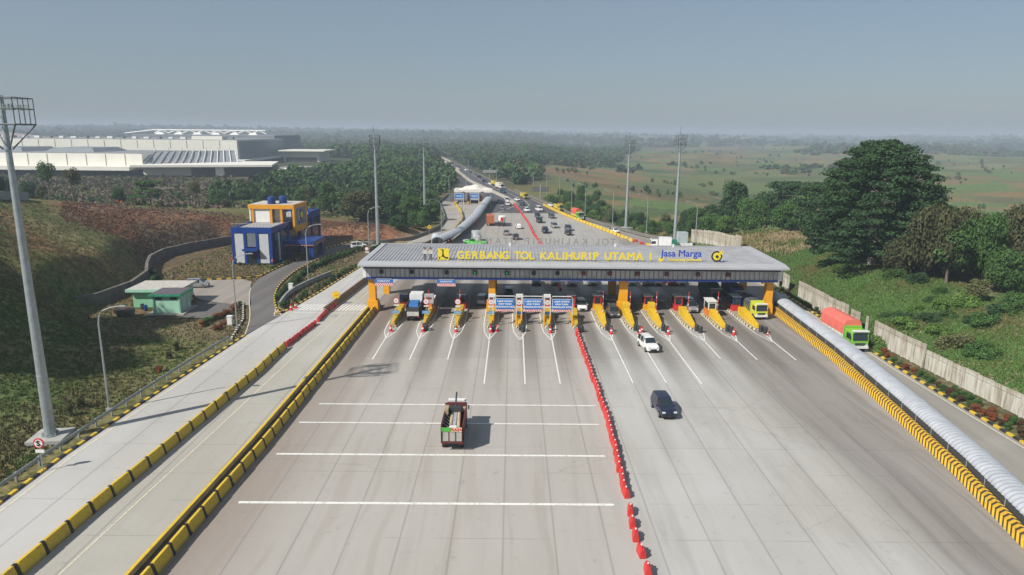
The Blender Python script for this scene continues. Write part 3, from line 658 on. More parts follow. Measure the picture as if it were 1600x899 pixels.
# arched metal tunnels
arch = mat('arch_zinc', (.50, .52, .55), .45, .2, var=.22, vs=.8)
def arch_tube(name, path, label, rad, ztop, side=0, posts=True, ribs=.56, squash=.62):
    t = thing(name, label, 'covered walkway', path[0]); P = resample(local(path, path[0]), ribs / 2); z0 = ztop - rad * squash
    m = MB(); ring = []; N = 12; n = len(P)
    for i, p in enumerate(P):
        a, b = P[max(i - 1, 0)], P[min(i + 1, n - 1)]; l = math.dist(a, b); rx, ry = (b[1] - a[1]) / l, -(b[0] - a[0]) / l
        r = rad + (.09 if i % 2 else 0)
        for k in range(N + 1):
            th = math.pi * k / N; u, w = -math.cos(th) * r, z0 + math.sin(th) * r * squash
            ring.append((p[0] + rx * u, p[1] + ry * u, w))
    m.add(ring, [(i * (N + 1) + k, i * (N + 1) + k + 1, (i + 1) * (N + 1) + k + 1, (i + 1) * (N + 1) + k) for i in range(n - 1) for k in range(N)])
    m.build('arched_roof', arch, t, smooth=False)
    if posts:
        for sg in (-1, 1):
            e = [(p[0] + sg * (rad - .06), p[1], 0) for p in P[::12]]
            mm = MB(); 
            for p in e: mm.v
            for p in e: MB().box(p[0], p[1], z0 / 2, .09, .09, z0).build('post', steel, t)
            if sg < 0: MB().sweep(e, [(-.02, .3), (-.02, z0 - .05), (.02, z0 - .05), (.02, .3)]).build('mesh_panel', dark, t)
            MB().sweep([(p[0], p[1], z0) for p in e], [(-.05, -.05), (-.05, .05), (.05, .05), (.05, -.05)]).build('rail', steel, t)
    return t
RT = [(x + 1.3, y) for x, y in BARR[:-1]] + [(47.6, 119.5)]
arch_tube('covered_walkway', RT, 'long arched zinc walkway roof beside the chevron barrier', 1.12, 2.55)
arch_tube('covered_walkway', smoothpath([(-19.5, 178), (-15.4, 195.6), (-12.6, 229.7), (-11.4, 268.1), (-9.8, 306.2)], 4), 'white arched walkway curving towards the small tent toll gate', 1.5, 3.2, posts=True, ribs=1.6)

# ================================================================ TOLL GATE
X0, X1 = -25.4, 45.6
gate = thing('toll_gate', 'wide toll gate with grey sloping roof and golden columns', 'toll gate', (10, 120))
gx = lambda x: x - 10
gy = lambda y: y - 120
roof_m = mat('roof_metal', (.40, .40, .41), .5, .15, var=.24, vs=.5)
edge_m = mat('roof_edge', (.43, .43, .44), .5, .1, var=.1, vs=.5)
m = MB()
m.add([(gx(X0 + .6), gy(113.6), 8.70), (gx(X1 - .6), gy(113.6), 8.70), (gx(X1 - 1.2), gy(130), 8.95), (gx(X0 + 1.2), gy(130), 8.95),
       (gx(X0 + .6), gy(113.6), 8.2), (gx(X1 - .6), gy(113.6), 8.2), (gx(X1 - 1.2), gy(130), 8.5), (gx(X0 + 1.2), gy(130), 8.5)],
      [(0, 1, 2, 3), (4, 7, 6, 5), (0, 4, 5, 1), (1, 5, 6, 2), (2, 6, 7, 3), (3, 7, 4, 0)])
for k in range(118):                                             # standing seams
    x = X0 + 1.2 + k * (X1 - X0 - 2.4) / 117
    m.add([(gx(x - .05), gy(113.7), 8.705), (gx(x + .05), gy(113.7), 8.705), (gx(x + .05), gy(129.8), 8.95), (gx(x - .05), gy(129.8), 8.95),
           (gx(x - .03), gy(113.7), 8.79), (gx(x + .03), gy(113.7), 8.79), (gx(x + .03), gy(129.8), 9.03), (gx(x - .03), gy(129.8), 9.03)], [(4, 5, 6, 7), (0, 1, 5, 4), (1, 2, 6, 5), (3, 0, 4, 7), (2, 3, 7, 6)])
m.build('roof', roof_m, gate)
m = MB(); m.add([(gx(a), gy(b), c) for a, b, c in ((X0, 111.4, 8.50), (X1, 111.4, 8.50), (X1, 113.55, 8.82), (X0, 113.55, 8.82), (X0, 111.4, 8.22), (X1, 111.4, 8.22), (X1, 113.55, 8.0), (X0, 113.55, 8.0))],
      [(0, 1, 2, 3), (4, 7, 6, 5), (0, 4, 5, 1), (1, 5, 6, 2), (2, 6, 7, 3), (3, 7, 4, 0)])
for xa, xb in ((X0, X0 + 1.15), (X1 - 1.15, X1)):
    i = 1 if xa < 0 else -1
    m.add([(gx(a), gy(b), c) for a, b, c in ((xa, 113.56, 8.82), (xb, 113.56, 8.84), (xb + .25 * i, 130.4, 9.12), (xa + .5 * i * 1, 130.4, 9.08), (xa, 113.56, 8.0), (xb, 113.56, 8.0), (xb, 130.4, 8.2), (xa + .5 * i, 130.4, 8.2))],
          [(0, 1, 2, 3), (4, 7, 6, 5), (0, 4, 5, 1), (1, 5, 6, 2), (2, 6, 7, 3), (3, 7, 4, 0)])
m.box(10 - 10, gy(130.6), 8.6, X1 - X0 - .8, .35, .95)
m.build('roof_edge', edge_m, gate)
fas = NT('ribbed_fascia'); fx, fy_, fz = fas.xyz()
fr = fas.math('FRACT', fas.math('MULTIPLY', fx, 1.25))
fc = fas.mix(fas.math('LESS_THAN', fr, .22), (.50, .51, .52), (.20, .205, .21)); fc = fas.mix(fas.ramp(fas.noise(.6, detail=5), .45, .7), fc, (.36, .365, .37)); fas_m = fas.fin(fc, .5, .1)
m = MB(); m.box(0, gy(113.3), 6.9, X1 - X0 - 2.2, .3, 1.5)
for k in range(90): m.box(gx(X0 + 1.4 + k * (X1 - X0 - 2.8) / 89), gy(113.12), 6.9, .1, .1, 1.48)
m.build('fascia', fas_m, gate)
MB().box(0, gy(113.15), 6.0, X1 - X0 - 2.2, .5, .31).build('blue_band', blue, gate)
MB().box(0, gy(113.0), 7.86, X1 - X0 - 1.8, .9, .3).build('dark_trim', mat('navy_trim', (.02, .03, .08), .5), gate)  # navy strip coloured as the shadow gap between eave and fascia
for x, rzz in ((X0 + .75, 0), (X1 - .75, 0)):
    MB().box(gx(x), gy(121.6), 7.0, .7, 16.6, 2.0).build('side_panel', whitep, gate)
MB().box(0, gy(129.6), 6.9, X1 - X0 - 2.2, .3, 1.6).build('rear_fascia', fas_m, gate)
MB().box(0, gy(121.5), 7.9, X1 - X0 - 2.6, 15.6, .1).build('ceiling', mat('ceiling_grey', (.3, .3, .3), .8), gate)
for x in (-23.7, -3.4, 18.9, 43.6):
    for y, w in ((114.6, 1.15), (127.6, 1.15)):
        big = x == 18.9
        m = MB(); m.box(gx(x), gy(y), 3.9, w * (1.25 if big else 1), w, 7.8)
        m.build('column', yel2, gate)
        if y < 120: MB().box(gx(x), gy(y), .95, w * (1.25 if x > 40 else 1.7), w * 1.5, 1.9, tx=.9, ty=.9).build('column_base', yel2, gate)
# roof vents and cables
for x in (-.5, 19.5, 30.5): MB().box(gx(x), gy(129.7), 9.2, .35, .3, .6).build('vent', whitep, gate)

# lane signals
sig_g = NT('signal_green'); sig_g.fin((.0, .3, .05), .5); sig_g.bs.inputs['Emission Color'].default_value = (0, .6, .12, 1); sig_g.bs.inputs['Emission Strength'].default_value = .5
sig_r = NT('signal_red'); sig_r.fin((.5, .01, .02), .5); sig_r.bs.inputs['Emission Color'].default_value = (.8, .02, .04, 1); sig_r.bs.inputs['Emission Strength'].default_value = .1
SX = [596, 643, 698, 742, 792, 834, 871, 912, 953, 996, 1042, 1091, 1138]
ST = ['d', 'd', 'd', 'g', 'g', 'd', 'd', 'r', 'r', 'r', 'r', 'r', 'r']
def gateX(px): r_ = ray(px, 427); return r_[0] * 112.9 / r_[1]
for i, (px, st) in enumerate(zip(SX, ST)):
    x = gateX(px); o = MB().box(gx(x), gy(112.9), 7.1, .66, .26, .62).build('signal_box', blk, gate)
    if st != 'd':
        mm = MB()
        if st == 'g': mm.box(0, 0, .06, .08, .03, .3); mm.add([(-.17, -.015, .0), (.17, -.015, .0), (0, -.015, -.2)], [(0, 2, 1)])
        else:
            for a in (.785, -.785):
                c, s_ = math.cos(a), math.sin(a)
                mm.add([((x_ * c - z_ * s_), -.02, (x_ * s_ + z_ * c)) for x_, z_ in ((-.22, -.035), (.22, -.035), (.22, .035), (-.22, .035))], [(0, 1, 2, 3)])
        mm.build('signal_mark', (sig_g if st == 'g' else sig_r).m, o, (gx(x), gy(112.75), 7.1))

# text
TXT = {}
def text(s, size, m, parent, loc, depth=.04, face=(R(90), 0, 0), name='lettering', mirror=False, bold=.0, sx=1.0):
    heavy, bold = bold, 0
    cu = bpy.data.curves.new('t', 'FONT'); cu.body = s; cu.size = size; cu.extrude = depth; cu.offset = bold; cu.align_x = 'CENTER'; cu.align_y = 'CENTER'
    tmp = bpy.data.objects.new('t', cu); COL.objects.link(tmp); dg = bpy.context.evaluated_depsgraph_get()
    me = bpy.data.meshes.new_from_object(tmp.evaluated_get(dg)); bpy.data.objects.remove(tmp)
    if heavy:                                                    # bolder strokes: copies side by side, each a hair behind the last
        vs = [v.co.copy() for v in me.vertices]; fs = [tuple(p.vertices) for p in me.polygons]; V = []; Fc = []
        for j, (dx, dy) in enumerate(((0, 0), (heavy, 0), (-heavy, 0), (0, heavy), (0, -heavy))):
            b0 = len(V); V += [(v.x + dx, v.y + dy, v.z * (1 - .06 * j)) for v in vs]; Fc += [tuple(q + b0 for q in f) for f in fs]
        me = bpy.data.meshes.new('lettering'); me.from_pydata(V, [], Fc); me.update()
    me.materials.clear(); me.materials.append(m)
    o = bpy.data.objects.new(name, me); COL.objects.link(o); o.parent = parent; o.location = loc; o.rotation_euler = face; o.scale = (sx, 1, 1)
    return o
def ptz(px, py, Y): r_ = ray(px, py); t = Y / r_[1]; return (r_[0] * t, Y, CAM_H + r_[2] * t)
yl = mat('letter_yellow', (.80, .62, .03), .5, var=.1); bl = mat('letter_blue', (.02, .06, .38), .4, var=.1)
YS = 115.4
a, b = ptz(714, 402, YS), ptz(1020, 404, YS)
sg = thing('roof_lettering', 'row of yellow standing letters on the front of the roof', 'sign', ((a[0] + b[0]) / 2, YS, 8.75))
S = 'GERBANG TOL KALIHURIP UTAMA 1'; W = {'I': .48, '1': .55, ' ': .62, 'M': 1.15, 'A': 1.0, 'T': .85, 'L': .8, 'E': .85}
tot = sum(W.get(ch, .95) for ch in S); pos = 0; wl = b[0] - a[0]
for ch in S:
    w = W.get(ch, .95)
    if ch != ' ': text(ch, 1.85, yl, sg, (-wl / 2 + (pos + w / 2) / tot * wl, 0, .78), .09, name='letter', bold=.055)
    pos += w
MB().box(0, .1, .12, wl, .06, .06).box(0, .1, .95, wl, .05, .05).build('support_frame', steel, sg)
# rear letters
a2, b2 = ptz(985, 379, 130.9), ptz(742, 379, 130.9); gm = mat('letter_back', (.30, .29, .27), .6)
sg2 = thing('rear_roof_lettering', 'row of grey outlined letters seen from behind on the far roof edge', 'sign', ((a2[0] + b2[0]) / 2, 130.9, 8.75))
wl2 = a2[0] - b2[0]; S2 = 'G TOL KALIHURIP UTAMA'; tot = sum(W.get(ch, .95) for ch in S2); pos = 0
for ch in S2:
    w = W.get(ch, .95)
    if ch != ' ':
        cu = text(ch, 1.75, gm, sg2, (wl2 / 2 - (pos + w / 2) / tot * wl2, 0, .85), .05, (R(90), 0, R(180)), 'letter', bold=.02)
    pos += w
m = MB(); m.box(0, .1, .15, wl2, .05, .04); m.box(0, .1, 1.6, wl2, .05, .04)
for k in range(26): m.box(-wl2 / 2 + k * wl2 / 25, .14, .85, .03, .03, 1.5)
m.build('support_frame', steel, sg2)
# operator name
c1 = ptz(1065, 396, YS); t = thing('operator_sign', 'blue and yellow standing name sign on the right of the roof', 'sign', (c1[0], YS, 8.75))
text('Jasa Marga', 1.62, bl, t, (0, 0, 1.4), .05, bold=.03); text('Connecting Indonesia', .68, yl, t, (.55, 0, .35), .04, bold=.018, sx=.98)
m = MB(); m.disc((-3.45, 0, .42), (0, 1, 0), .42, .08, 16); m.box(-3.05, 0, .82, .3, .06, .3); m.build('emblem', yl, t)
c2 = ptz(1120, 400, YS); t = thing('round_emblem', 'round black and yellow ring emblem standing at the right roof end', 'sign', (c2[0], YS, 8.75))
MB().disc((0, 0, 1.0), (0, 1, 0), .92, .1, 28).build('ring', blk, t); MB().disc((0, -.08, 1.0), (0, 1, 0), .66, .1, 28).build('disc', yl, t)
MB().disc((0, -.16, 1.0), (0, 1, 0), .24, .1, 16).build('hub', blk, t); MB().box(.62, -.18, 1.62, .55, .08, .5).box(.9, -.18, 1.9, .3, .08, .25).build('flash', yl, t)
MB().box(0, .1, .05, .08, .08, .3).build('stand', dark, t); text('Anteroland', .26, bl, t, (.3, -.3, -.05), .02) if 0 else None
MB().box(.75, .1, .05, 1.4, .06, .1).build('name_plate', bl, t)
# square ministry emblem
c3 = ptz(693, 399, YS); t = thing('square_emblem', 'yellow square emblem board with dark branching shape on the roof', 'sign', (c3[0], YS, 8.75))
MB().box(0, 0, .98, 1.86, .1, 1.9).build('board', yl, t)
def flat(poly, y): return MB().add([(x, y, z) for x, z in poly], [tuple(range(len(poly)))])
m = MB()
for poly in ([(-.72, 1.8), (.02, 1.8), (.02, 1.0), (-.2, 1.0), (-.2, 1.5), (-.32, 1.68), (-.5, 1.74)], [(-.2, 1.05), (.04, 1.05), (.12, .72), (.3, .5), (.82, .5), (.82, .24), (.3, .2), (.06, .4), (-.1, .52), (-.4, .5), (-.78, .54), (-.78, .14), (-.62, .14), (-.56, .42), (-.3, .6)]):
    tr = tessellate_polygon([[Vector((x, z, 0)) for x, z in poly]]); m.add([(x, -.06, z) for x, z in poly], [tuple(f) for f in tr])
m.build('dark_shape', mat('emblem_dark', (.03, .025, .01), .6), t)
MB().box(.75, .1, .0, 2.6, .06, .08).build('stand', dark, t)
# two cut-out figures
for k, (px, hb_) in enumerate(((664, 'wide stance'), (673, 'hands together'))):
    c4 = ptz(px, 400, YS); t = thing('cutout_figure', ('left' if k == 0 else 'right') + ' of the two flat painted staff figures on the roof, white shirt and dark legs', 'cutout', (c4[0], YS, 8.75), 0, 'flat painted staff figures on the roof')
    m = MB(); m.box(-.13, 0, .45, .15, .06, .9).box(.13, 0, .45, .15, .06, .9).box(.0, 0, .93, .42, .06, .14); m.build('trousers', blk, t)
    m = MB(); m.box(0, 0, 1.32, .46, .07, .68, tx=1.15).box(-.34, 0, 1.3, .14, .06, .5).box(.34, 0, 1.3, .14, .06, .5); m.build('shirt', mat('cream_shirt', (.6, .58, .5), .7), t)
    MB().disc((0, 0, 1.85), (0, 1, 0), .17, .06, 12).build('head', mat('skin', (.35, .2, .13), .6), t); MB().box(0, -.02, 2.02, .4, .08, .14).build('cap', blk, t)

# islands and what stands on them
def sign_board(parent, w, h, lines, size, loc, m=None):
    MB().box(loc[0], loc[1], loc[2], w, .06, h).build('board', m or signblue, parent)
    for i, l in enumerate(lines): text(l, size, whitep, parent, (loc[0], loc[1] - .045, loc[2] + (len(lines) - 1) / 2 * size * 1.25 - i * size * 1.25), .02, bold=size * .05)
ring_red = mat('sign_red', (.6, .015, .02), .5, var=.1)
hatch = stripes('hatch_red_white', (.6, .02, .02), (.75, .72, .7), .36, .5, .8)
def hatch_board(parent, w, h, loc):
    vs = [(loc[0] - w / 2, loc[1], loc[2] - h / 2), (loc[0] + w / 2, loc[1], loc[2] - h / 2), (loc[0] + w / 2, loc[1], loc[2] + h / 2), (loc[0] - w / 2, loc[1], loc[2] + h / 2)]
    m = MB(); m.add(vs + [(x, y + .05, z) for x, y, z in vs], [(0, 1, 2, 3), (5, 4, 7, 6), (1, 5, 6, 2), (4, 0, 3, 7), (3, 2, 6, 7), (0, 4, 5, 1)], 0, [[(0, 0), (w, 0), (w, h), (0, h)]] + [[(0, 0)] * 4] * 5)
    m.build('hatch_strip', hatch, parent)
IW = .92
def island(i, x):
    left = i < 7
    t = thing('toll_island', f'{"yellow" if not left else "tapered yellow"} nosed toll island, {ORD[i]} from the left golden column', 'toll island', (x, 104.0), 0, 'toll islands across the plaza')
    out = [(0, 0), (.35, .3), (.7, 1.6), (IW, 3.6), (IW, 23), (-IW, 23), (-IW, 3.6), (-.7, 1.6), (-.35, .3)]
    MB().prism(out, -.05, .24).build('base', grey, t)
    MB().sweep([(a * 1.02, b, 0) for a, b in [(-IW, 22.9), (-IW, 3.6), (-.7, 1.6), (-.35, .25), (.35, .25), (.7, 1.6), (IW, 3.6), (IW, 22.9)]], [(-.05, 0), (-.05, .27), (.07, .27), (.07, 0)]).build('kerb', island_kerb, t)
    m = MB()
    w0, w1 = (.24, .52)
    vs = [(-w0, .6, .25), (w0, .6, .25), (w1, 5.5, .25), (-w1, 5.5, .25), (-w0 * .8, .7, .95), (w0 * .8, .7, .95), (w1, 5.5, 1.35), (-w1, 5.5, 1.35)]
    m.add(vs, [(0, 3, 2, 1), (4, 5, 6, 7), (0, 1, 5, 4), (1, 2, 6, 5), (2, 3, 7, 6), (3, 0, 4, 7)])
    m.box(0, 6.5, .95, 1.15 if left else 1.0, 2.0, 1.3)
    if i in (9, 8): m.box(0, 8.4, 1.3, 1.1, 1.2, 2.1)
    elif i != 6: m.box(0, 8.2, 1.0, 1.2, .9, 1.4)
    m.build('crash_block', yel if left else mat('bright_yellow', (.72, .46, .02), .5, var=.15), t, bevel=.04)
    return t
for i, x in enumerate(TIPS): island(i, x)
# booths (under the roof)
def booth(x, y, body, lower, lab, w=1.35, h=2.7):
    t = thing('toll_booth', lab, 'booth', (x, y, .24), 0, 'toll booths on the islands')
    m = MB(); m.box(0, 0, .55, w, 2.6, 1.1); m.build('lower_wall', lower, t)
    m = MB()
    for a in (-1, 1):
        for b in (-1, 1): m.box(a * (w / 2 - .08), b * 1.22, 1.65, .16, .16, 1.1)
    m.box(0, 0, 2.35, w, 2.6, .3); m.build('upper_frame', body, t)
    MB().box(0, 0, 1.65, w - .08, 2.5, 1.08).build('window', glass, t); MB().box(0, 0, h - .15, w + .25, 2.9, .1).build('roof', whitep, t)
    return t
orange = mat('orange_panel', (.75, .22, .02), .5, var=.15)
BN = ['navy and red booth', 'tall grey panelled booth with orange foot', 'navy and red booth', 'white and orange booth', 'grey topped red booth', 'grey topped red booth', 'red booth', 'red and yellow booth', 'red booth hidden behind the centre column', 'red and yellow booth', 'dark red booth', 'white arched booth with orange panel', 'red booth in deep shade']
for i, x in enumerate(TIPS):
    bodym = [blue, whitep, blue, whitep, grey, grey, redp, redp, redp, redp, redp, whitep, blue][i]; lowm = [redp, orange, redp, orange, redp, redp, redp, yel2, redp, yel2, redp, orange, redp][i]
    yb = 116.5 if i not in (1, 11) else 113.0
    booth(x, yb, bodym, lowm, f'{BN[i]} on the {ORD[i]} island from the left')
    if i in (1, 3, 4, 5):
        t = thing('ticket_cabinet', f'pale panelled ticket cabinet on the {ORD[i]} island', 'cabinet', (x, 111.6 if i > 1 else 111.2, .24), 0, 'pale ticket cabinets')
        MB().box(0, 0, 1.1, .9, .7, 2.2).build('cabinet', orange if i in (1, 3) else redp, t); MB().box(0, -.02, 2.75, 1.15 if i > 1 else 1.5, .8, 1.5).build('display_panel', whitep if i > 1 else mat('pale_panel', (.5, .46, .47), .6), t)
        MB().box(0, -.44, 2.9, .85, .04, .3).build('screen', dark, t)
for i, x in enumerate(TIPS[:6]):
    t = thing('no_entry_sign', f'round white and red ringed sign on the {ORD[i]} toll island', 'road sign', (x - .1, 108.2 if i else 108.6, .24), 0, 'round signs on the left toll islands')
    MB().tube([(0, 0, 0), (0, 0, 3.3)], .05, 6).build('post', steel, t); MB().disc((0, -.08, 3.0), (0, 1, 0), .5, .04, 18).build('rim', ring_red, t); MB().disc((0, -.12, 3.0), (0, 1, 0), .4, .04, 18).build('face', whitep, t)
    MB().box(0, -.15, 3.0, .3, .03, .1).build('bar', ring_red, t); MB().box(0, -.1, 2.25, .8, .04, .22).build('plate', whitep, t)
    t = thing('lane_notice', f'small pale blue notice board on the {ORD[i]} toll island nose', 'sign', (x - .05, 107.0, 1.4), 0, 'small blue notices on island noses')
    MB().box(0, 0, .35, 1.2, .06, .5).build('board', mat('pale_blue', (.12, .33, .55), .5), t); MB().box(0, .03, .06, .08, .06, .2).build('stand', steel, t)
    text('GTO', .3, whitep, t, (0, -.05, .35), .01)
for i in (1, 2, 7, 8, 9, 10, 11):
    x = TIPS[i] + .15; t = thing('height_pole', f'thin red and white pole standing on the {ORD[i]} toll island', 'pole', (x, 109.3, .24), 0, 'red and white poles on the toll islands')
    MB().tube([(0, 0, 0), (0, 0, 4.7)], .06, 6).build('pole', mat('pole_red', (.65, .06, .05), .5), t)
    for z in (1.2, 2.4, 3.6): MB().lathe([(.065, z), (.065, z + .35)], 6).build('white_band', whitep, t)
for i in (6, 7, 9):
    t = thing('barrier_arm', f'white lane barrier arm lowered at the {ORD[i]} island', 'barrier arm', (TIPS[i] + .9, 119.0, .24), 0, 'lane barrier arms')
    MB().box(0, 0, .5, .35, .35, 1.0).build('housing', yel2, t); MB().box(1.6, 0, .95, 3.1, .06, .09).build('arm', whitep, t)
# crash drums, cones
for i, x in enumerate(TIPS):
    n = {0: 0, 2: 0, 5: 1}.get(i, 2)
    for k in range(n):
        o = MB().lathe([(.3, 0), (.36, .15), (.33, .5), (.36, .85), (.3, 1.0)], 12).build('crash_drum', mat('drum_black', (.035, .037, .04), .5, var=.3), None, (x + .2 + .35 * k, 103.6 - .9 * k if i > 6 else 103.2 - .8 * k))
        tag(o, f'black crash drum {"close to the nose of" if k == 0 else "standing in front of"} the {ORD[i]} toll island', 'drum', 'black drums before the toll islands')
cone0 = None
def cone(x, y, lab, big=True):
    global cone0
    if cone0 is None:
        cone0 = thing('traffic_cone', lab, 'cone', (x, y), 0, 'red cones at the toll islands')
        MB().box(0, 0, .05, .6, .6, .1).build('foot', redp, cone0); MB().lathe([(.26, .1), (.2, .45), (.1, 1.0), (.06, 1.1)], 12).build('cone_body', redp, cone0); MB().lathe([(.205, .5), (.165, .7)], 12).build('white_collar', whitep, cone0)
        return cone0
    return dup(cone0, (x, y), 0, lab, scale=1.0 if big else .6)
for i, x in enumerate(TIPS):
    if i in (4, 6, 10): continue
    cone(x + (.1 if i < 7 else .55), 101.9 if i < 7 else 101.6, f'red traffic cone in front of the {ORD[i]} toll island', i != 12)
for i in (8, 3): cone(TIPS[i] + .95, 102.4, f'extra red cone beside the nose of the {ORD[i]} toll island')
for k, (px, py) in enumerate(((455, 485), (462, 482))): cone(*G(px, py), ('nearer' if k == 0 else 'farther') + ' red cone at the mouth of the access road')
# portal signs
for k, (xa, xb, tt) in enumerate(((-2.9, .75, 'left'), (1.55, 5.15, 'middle'), (6.1, 9.6, 'right'))):
    t = thing('lane_portal_sign', f'{tt} of the three blue lane signs hung in yellow footed frames', 'sign', ((xa + xb) / 2, 105.6), 0, 'blue lane signs in portal frames'); h = (xb - xa) / 2
    MB().tube([(-h, 0, 0), (-h, 0, 4.5), (-h + .3, 0, 4.85), (h - .3, 0, 4.85), (h, 0, 4.5), (h, 0, 0)], .08, 8).build('frame', mat('frame_white', (.6, .6, .58), .5), t)
    for sgn in (-1, 1): MB().tube([(sgn * h, 0, 0), (sgn * h, 0, 1.9)], .14, 8).build('post_sleeve', yel2, t)
    MB().box(0, -.02, 3.4, 3.0, .05, 2.1).build('backing', whitep, t)
    sign_board(t, 2.86, 1.6, ['LAJUR KHUSUS', 'NON TUNAI', 'KENDARAAN KECIL'], .36, (0, -.1, 3.6)); hatch_board(t, 2.86, .34, (0, -.13, 2.58))
for k, px in enumerate((601, 698)):
    x = ray(px, 440)[0] * 113.4 / ray(px, 440)[1]
    t = thing('hanging_sign', f'{"left" if k == 0 else "right"} of two blue hatched signs hung under the fascia', 'sign', (x, 112.7, 5.9), 0, 'signs hung under the fascia')
    sign_board(t, 3.1, .55, ['KHUSUS GTO'], .34, (0, 0, -.35)); hatch_board(t, 3.1, .5, (0, -.02, -.9)); MB().box(0, .02, .0, 2.6, .05, .2).build('hanger', steel, t)
# ================================================================ MASTS AND LAMPS
def mast(px, py, top_py, lab, big=False, rot=0.0):
    x, y = G(px, py); z0 = max(hz(x, y), 0)
    r_ = ray(px, top_py); H = CAM_H + r_[2] * y / r_[1] - z0
    t = thing('high_mast_light', lab, 'mast', (x, y, z0), rot, 'high mast lights round the plaza')
    hw = 1.75 if big else 1.25; hb = H - 3.2
    MB().box(0, 0, .12, 3.2, 3.2, .5).build('plinth', mat('pale_plinth', (.42, .41, .38), .8), t)
    m = MB(); m.tube([(0, 0, .3), (0, 0, hb * .33), (0, 0, hb * .66), (0, 0, H)], [.52, .43, .34, .2], 16)
    for z in (hb * .22, hb * .45, hb * .7): m.lathe([(.52 - z * .0105, z), (.55 - z * .0105, z + .05), (.5 - z * .0105, z + .3)], 16)
    m.lathe([(.8, .35), (.8, .45)], 16)
    for k in range(12): a = k * math.pi / 6; m.box(math.cos(a) * .68, math.sin(a) * .68, .55, .08, .08, .25)
    m.build('pole', steel, t, smooth=False)
    m = MB(); zt = H - .2; zb = H - 2.5; zm = (zt + zb) / 2 + .2
    for z in (zb, zm, zt):
        for a, b in (((-hw, -hw), (hw, -hw)), ((hw, -hw), (hw, hw)), ((hw, hw), (-hw, hw)), ((-hw, hw), (-hw, -hw))): m.tube([(*a, z), (*b, z)], .05 if z > zb else .08, 5)
    for k in range(5):
        u = -hw + k * hw / 2
        for p in ((u, -hw), (u, hw), (-hw, u), (hw, u)): m.tube([(*p, zb), (*p, zt)], .04, 5)
    for sx in (-1, 1):
        for sy in (-1, 1): m.tube([(sx * hw, sy * hw, zb), (sx * .25, sy * .25, zb - 2.2)], .07, 5); m.tube([(sx * hw, sy * hw, zb), (0, 0, zb)], .05, 5)
    m.build('head_frame', mat('frame_grey', (.13, .15, .16), .5), t)
    for k in range(10):
        sx = -1.3 + (k % 5) * .65; sy = -hw + .35 if k < 5 else hw - .35
        f = MB().box(sx, sy, zb + 1.5, .42, .22, .5).build('floodlight', mat('lamp_body', (.42, .46, .45), .35, .3), t)
    MB().tube([(-.1, 0, H), (-.2, 0, H + 2.2)], .04, 5).build('lightning_rod', dark, t)
    return t
mast(80, 685, 150, 'nearest high mast with open floodlight cage, on a concrete plinth in the left grass', True, .15)
mast(591, 386, 210, 'high mast light just left of the toll roof', rot=.3)
mast(664, 338, 218, 'high mast light at the forest edge beside the far ramp', rot=.1)
mast(978, 357, 218, 'high mast light beside the bushes, left of the right hand pair', rot=.4)
mast(1054, 376, 211, 'high mast light behind the white tank and the roof, right of the right hand pair', rot=.2)
lamp0 = None
def lamp(px, py, lab, arm=1, Hh=11.4, rz=0.0, scale=1.0, xy=None):
    global lamp0
    x, y = xy or G(px, py); z = max(hz(x, y), 0)
    if lamp0 is None:
        lamp0 = thing('street_lamp', lab, 'street lamp', (x, y, z), rz, 'curved arm street lamps')
        MB().box(0, 0, .1, .5, .5, .35).build('foot', grey, lamp0)
        MB().tube([(0, 0, .2), (0, 0, 9.8), (.15, 0, 10.6), (.6, 0, 11.2), (1.4, 0, 11.55), (2.4, 0, 11.75)], [.12, .09, .08, .07, .06, .05], 8).build('pole', steel, lamp0)
        MB().box(2.75, 0, 11.75, .9, .3, .14, tx=.7).build('lamp_head', mat('lamp_body', ()), lamp0); return
    dup(lamp0, (x, y, z), rz, lab, scale=(scale, scale, scale))
lamp(171, 641, 'curved arm street lamp in the left grass above the guardrail', rz=0)
lamp(371, 514, 'street lamp between the green building and the access road', rz=.1)
lamp(482, 441, 'street lamp on the planted strip in front of the blue building', rz=.1)
lamp(577, 397, 'street lamp beside the planted strip near the parked car', rz=.1)
for i, (px, py, h) in enumerate(((690, 378, 270), (722, 352, 262), (702, 318, 262), (728, 312, 280))): lamp(px, py, ('nearest', 'second', 'third', 'farthest') [i] + ' street lamp on the ramp towards the small toll gate', rz=3.0)
for i, (px, py) in enumerate(((1086, 382), (1010, 363), (957, 352), (914, 337), (893, 326), (874, 311), (833, 299))):
    lamp(px, py, ORD[i] + ' lamp from the front in the row right of the far carriageway', rz=3.1)
for i, (x, y) in enumerate(((-9, 385), (-30, 470), (-52, 590), (16, 330))): lamp(0, 0, ORD[i] + ' of the small distant lamps along the highway behind', rz=3.1, xy=(x, y))

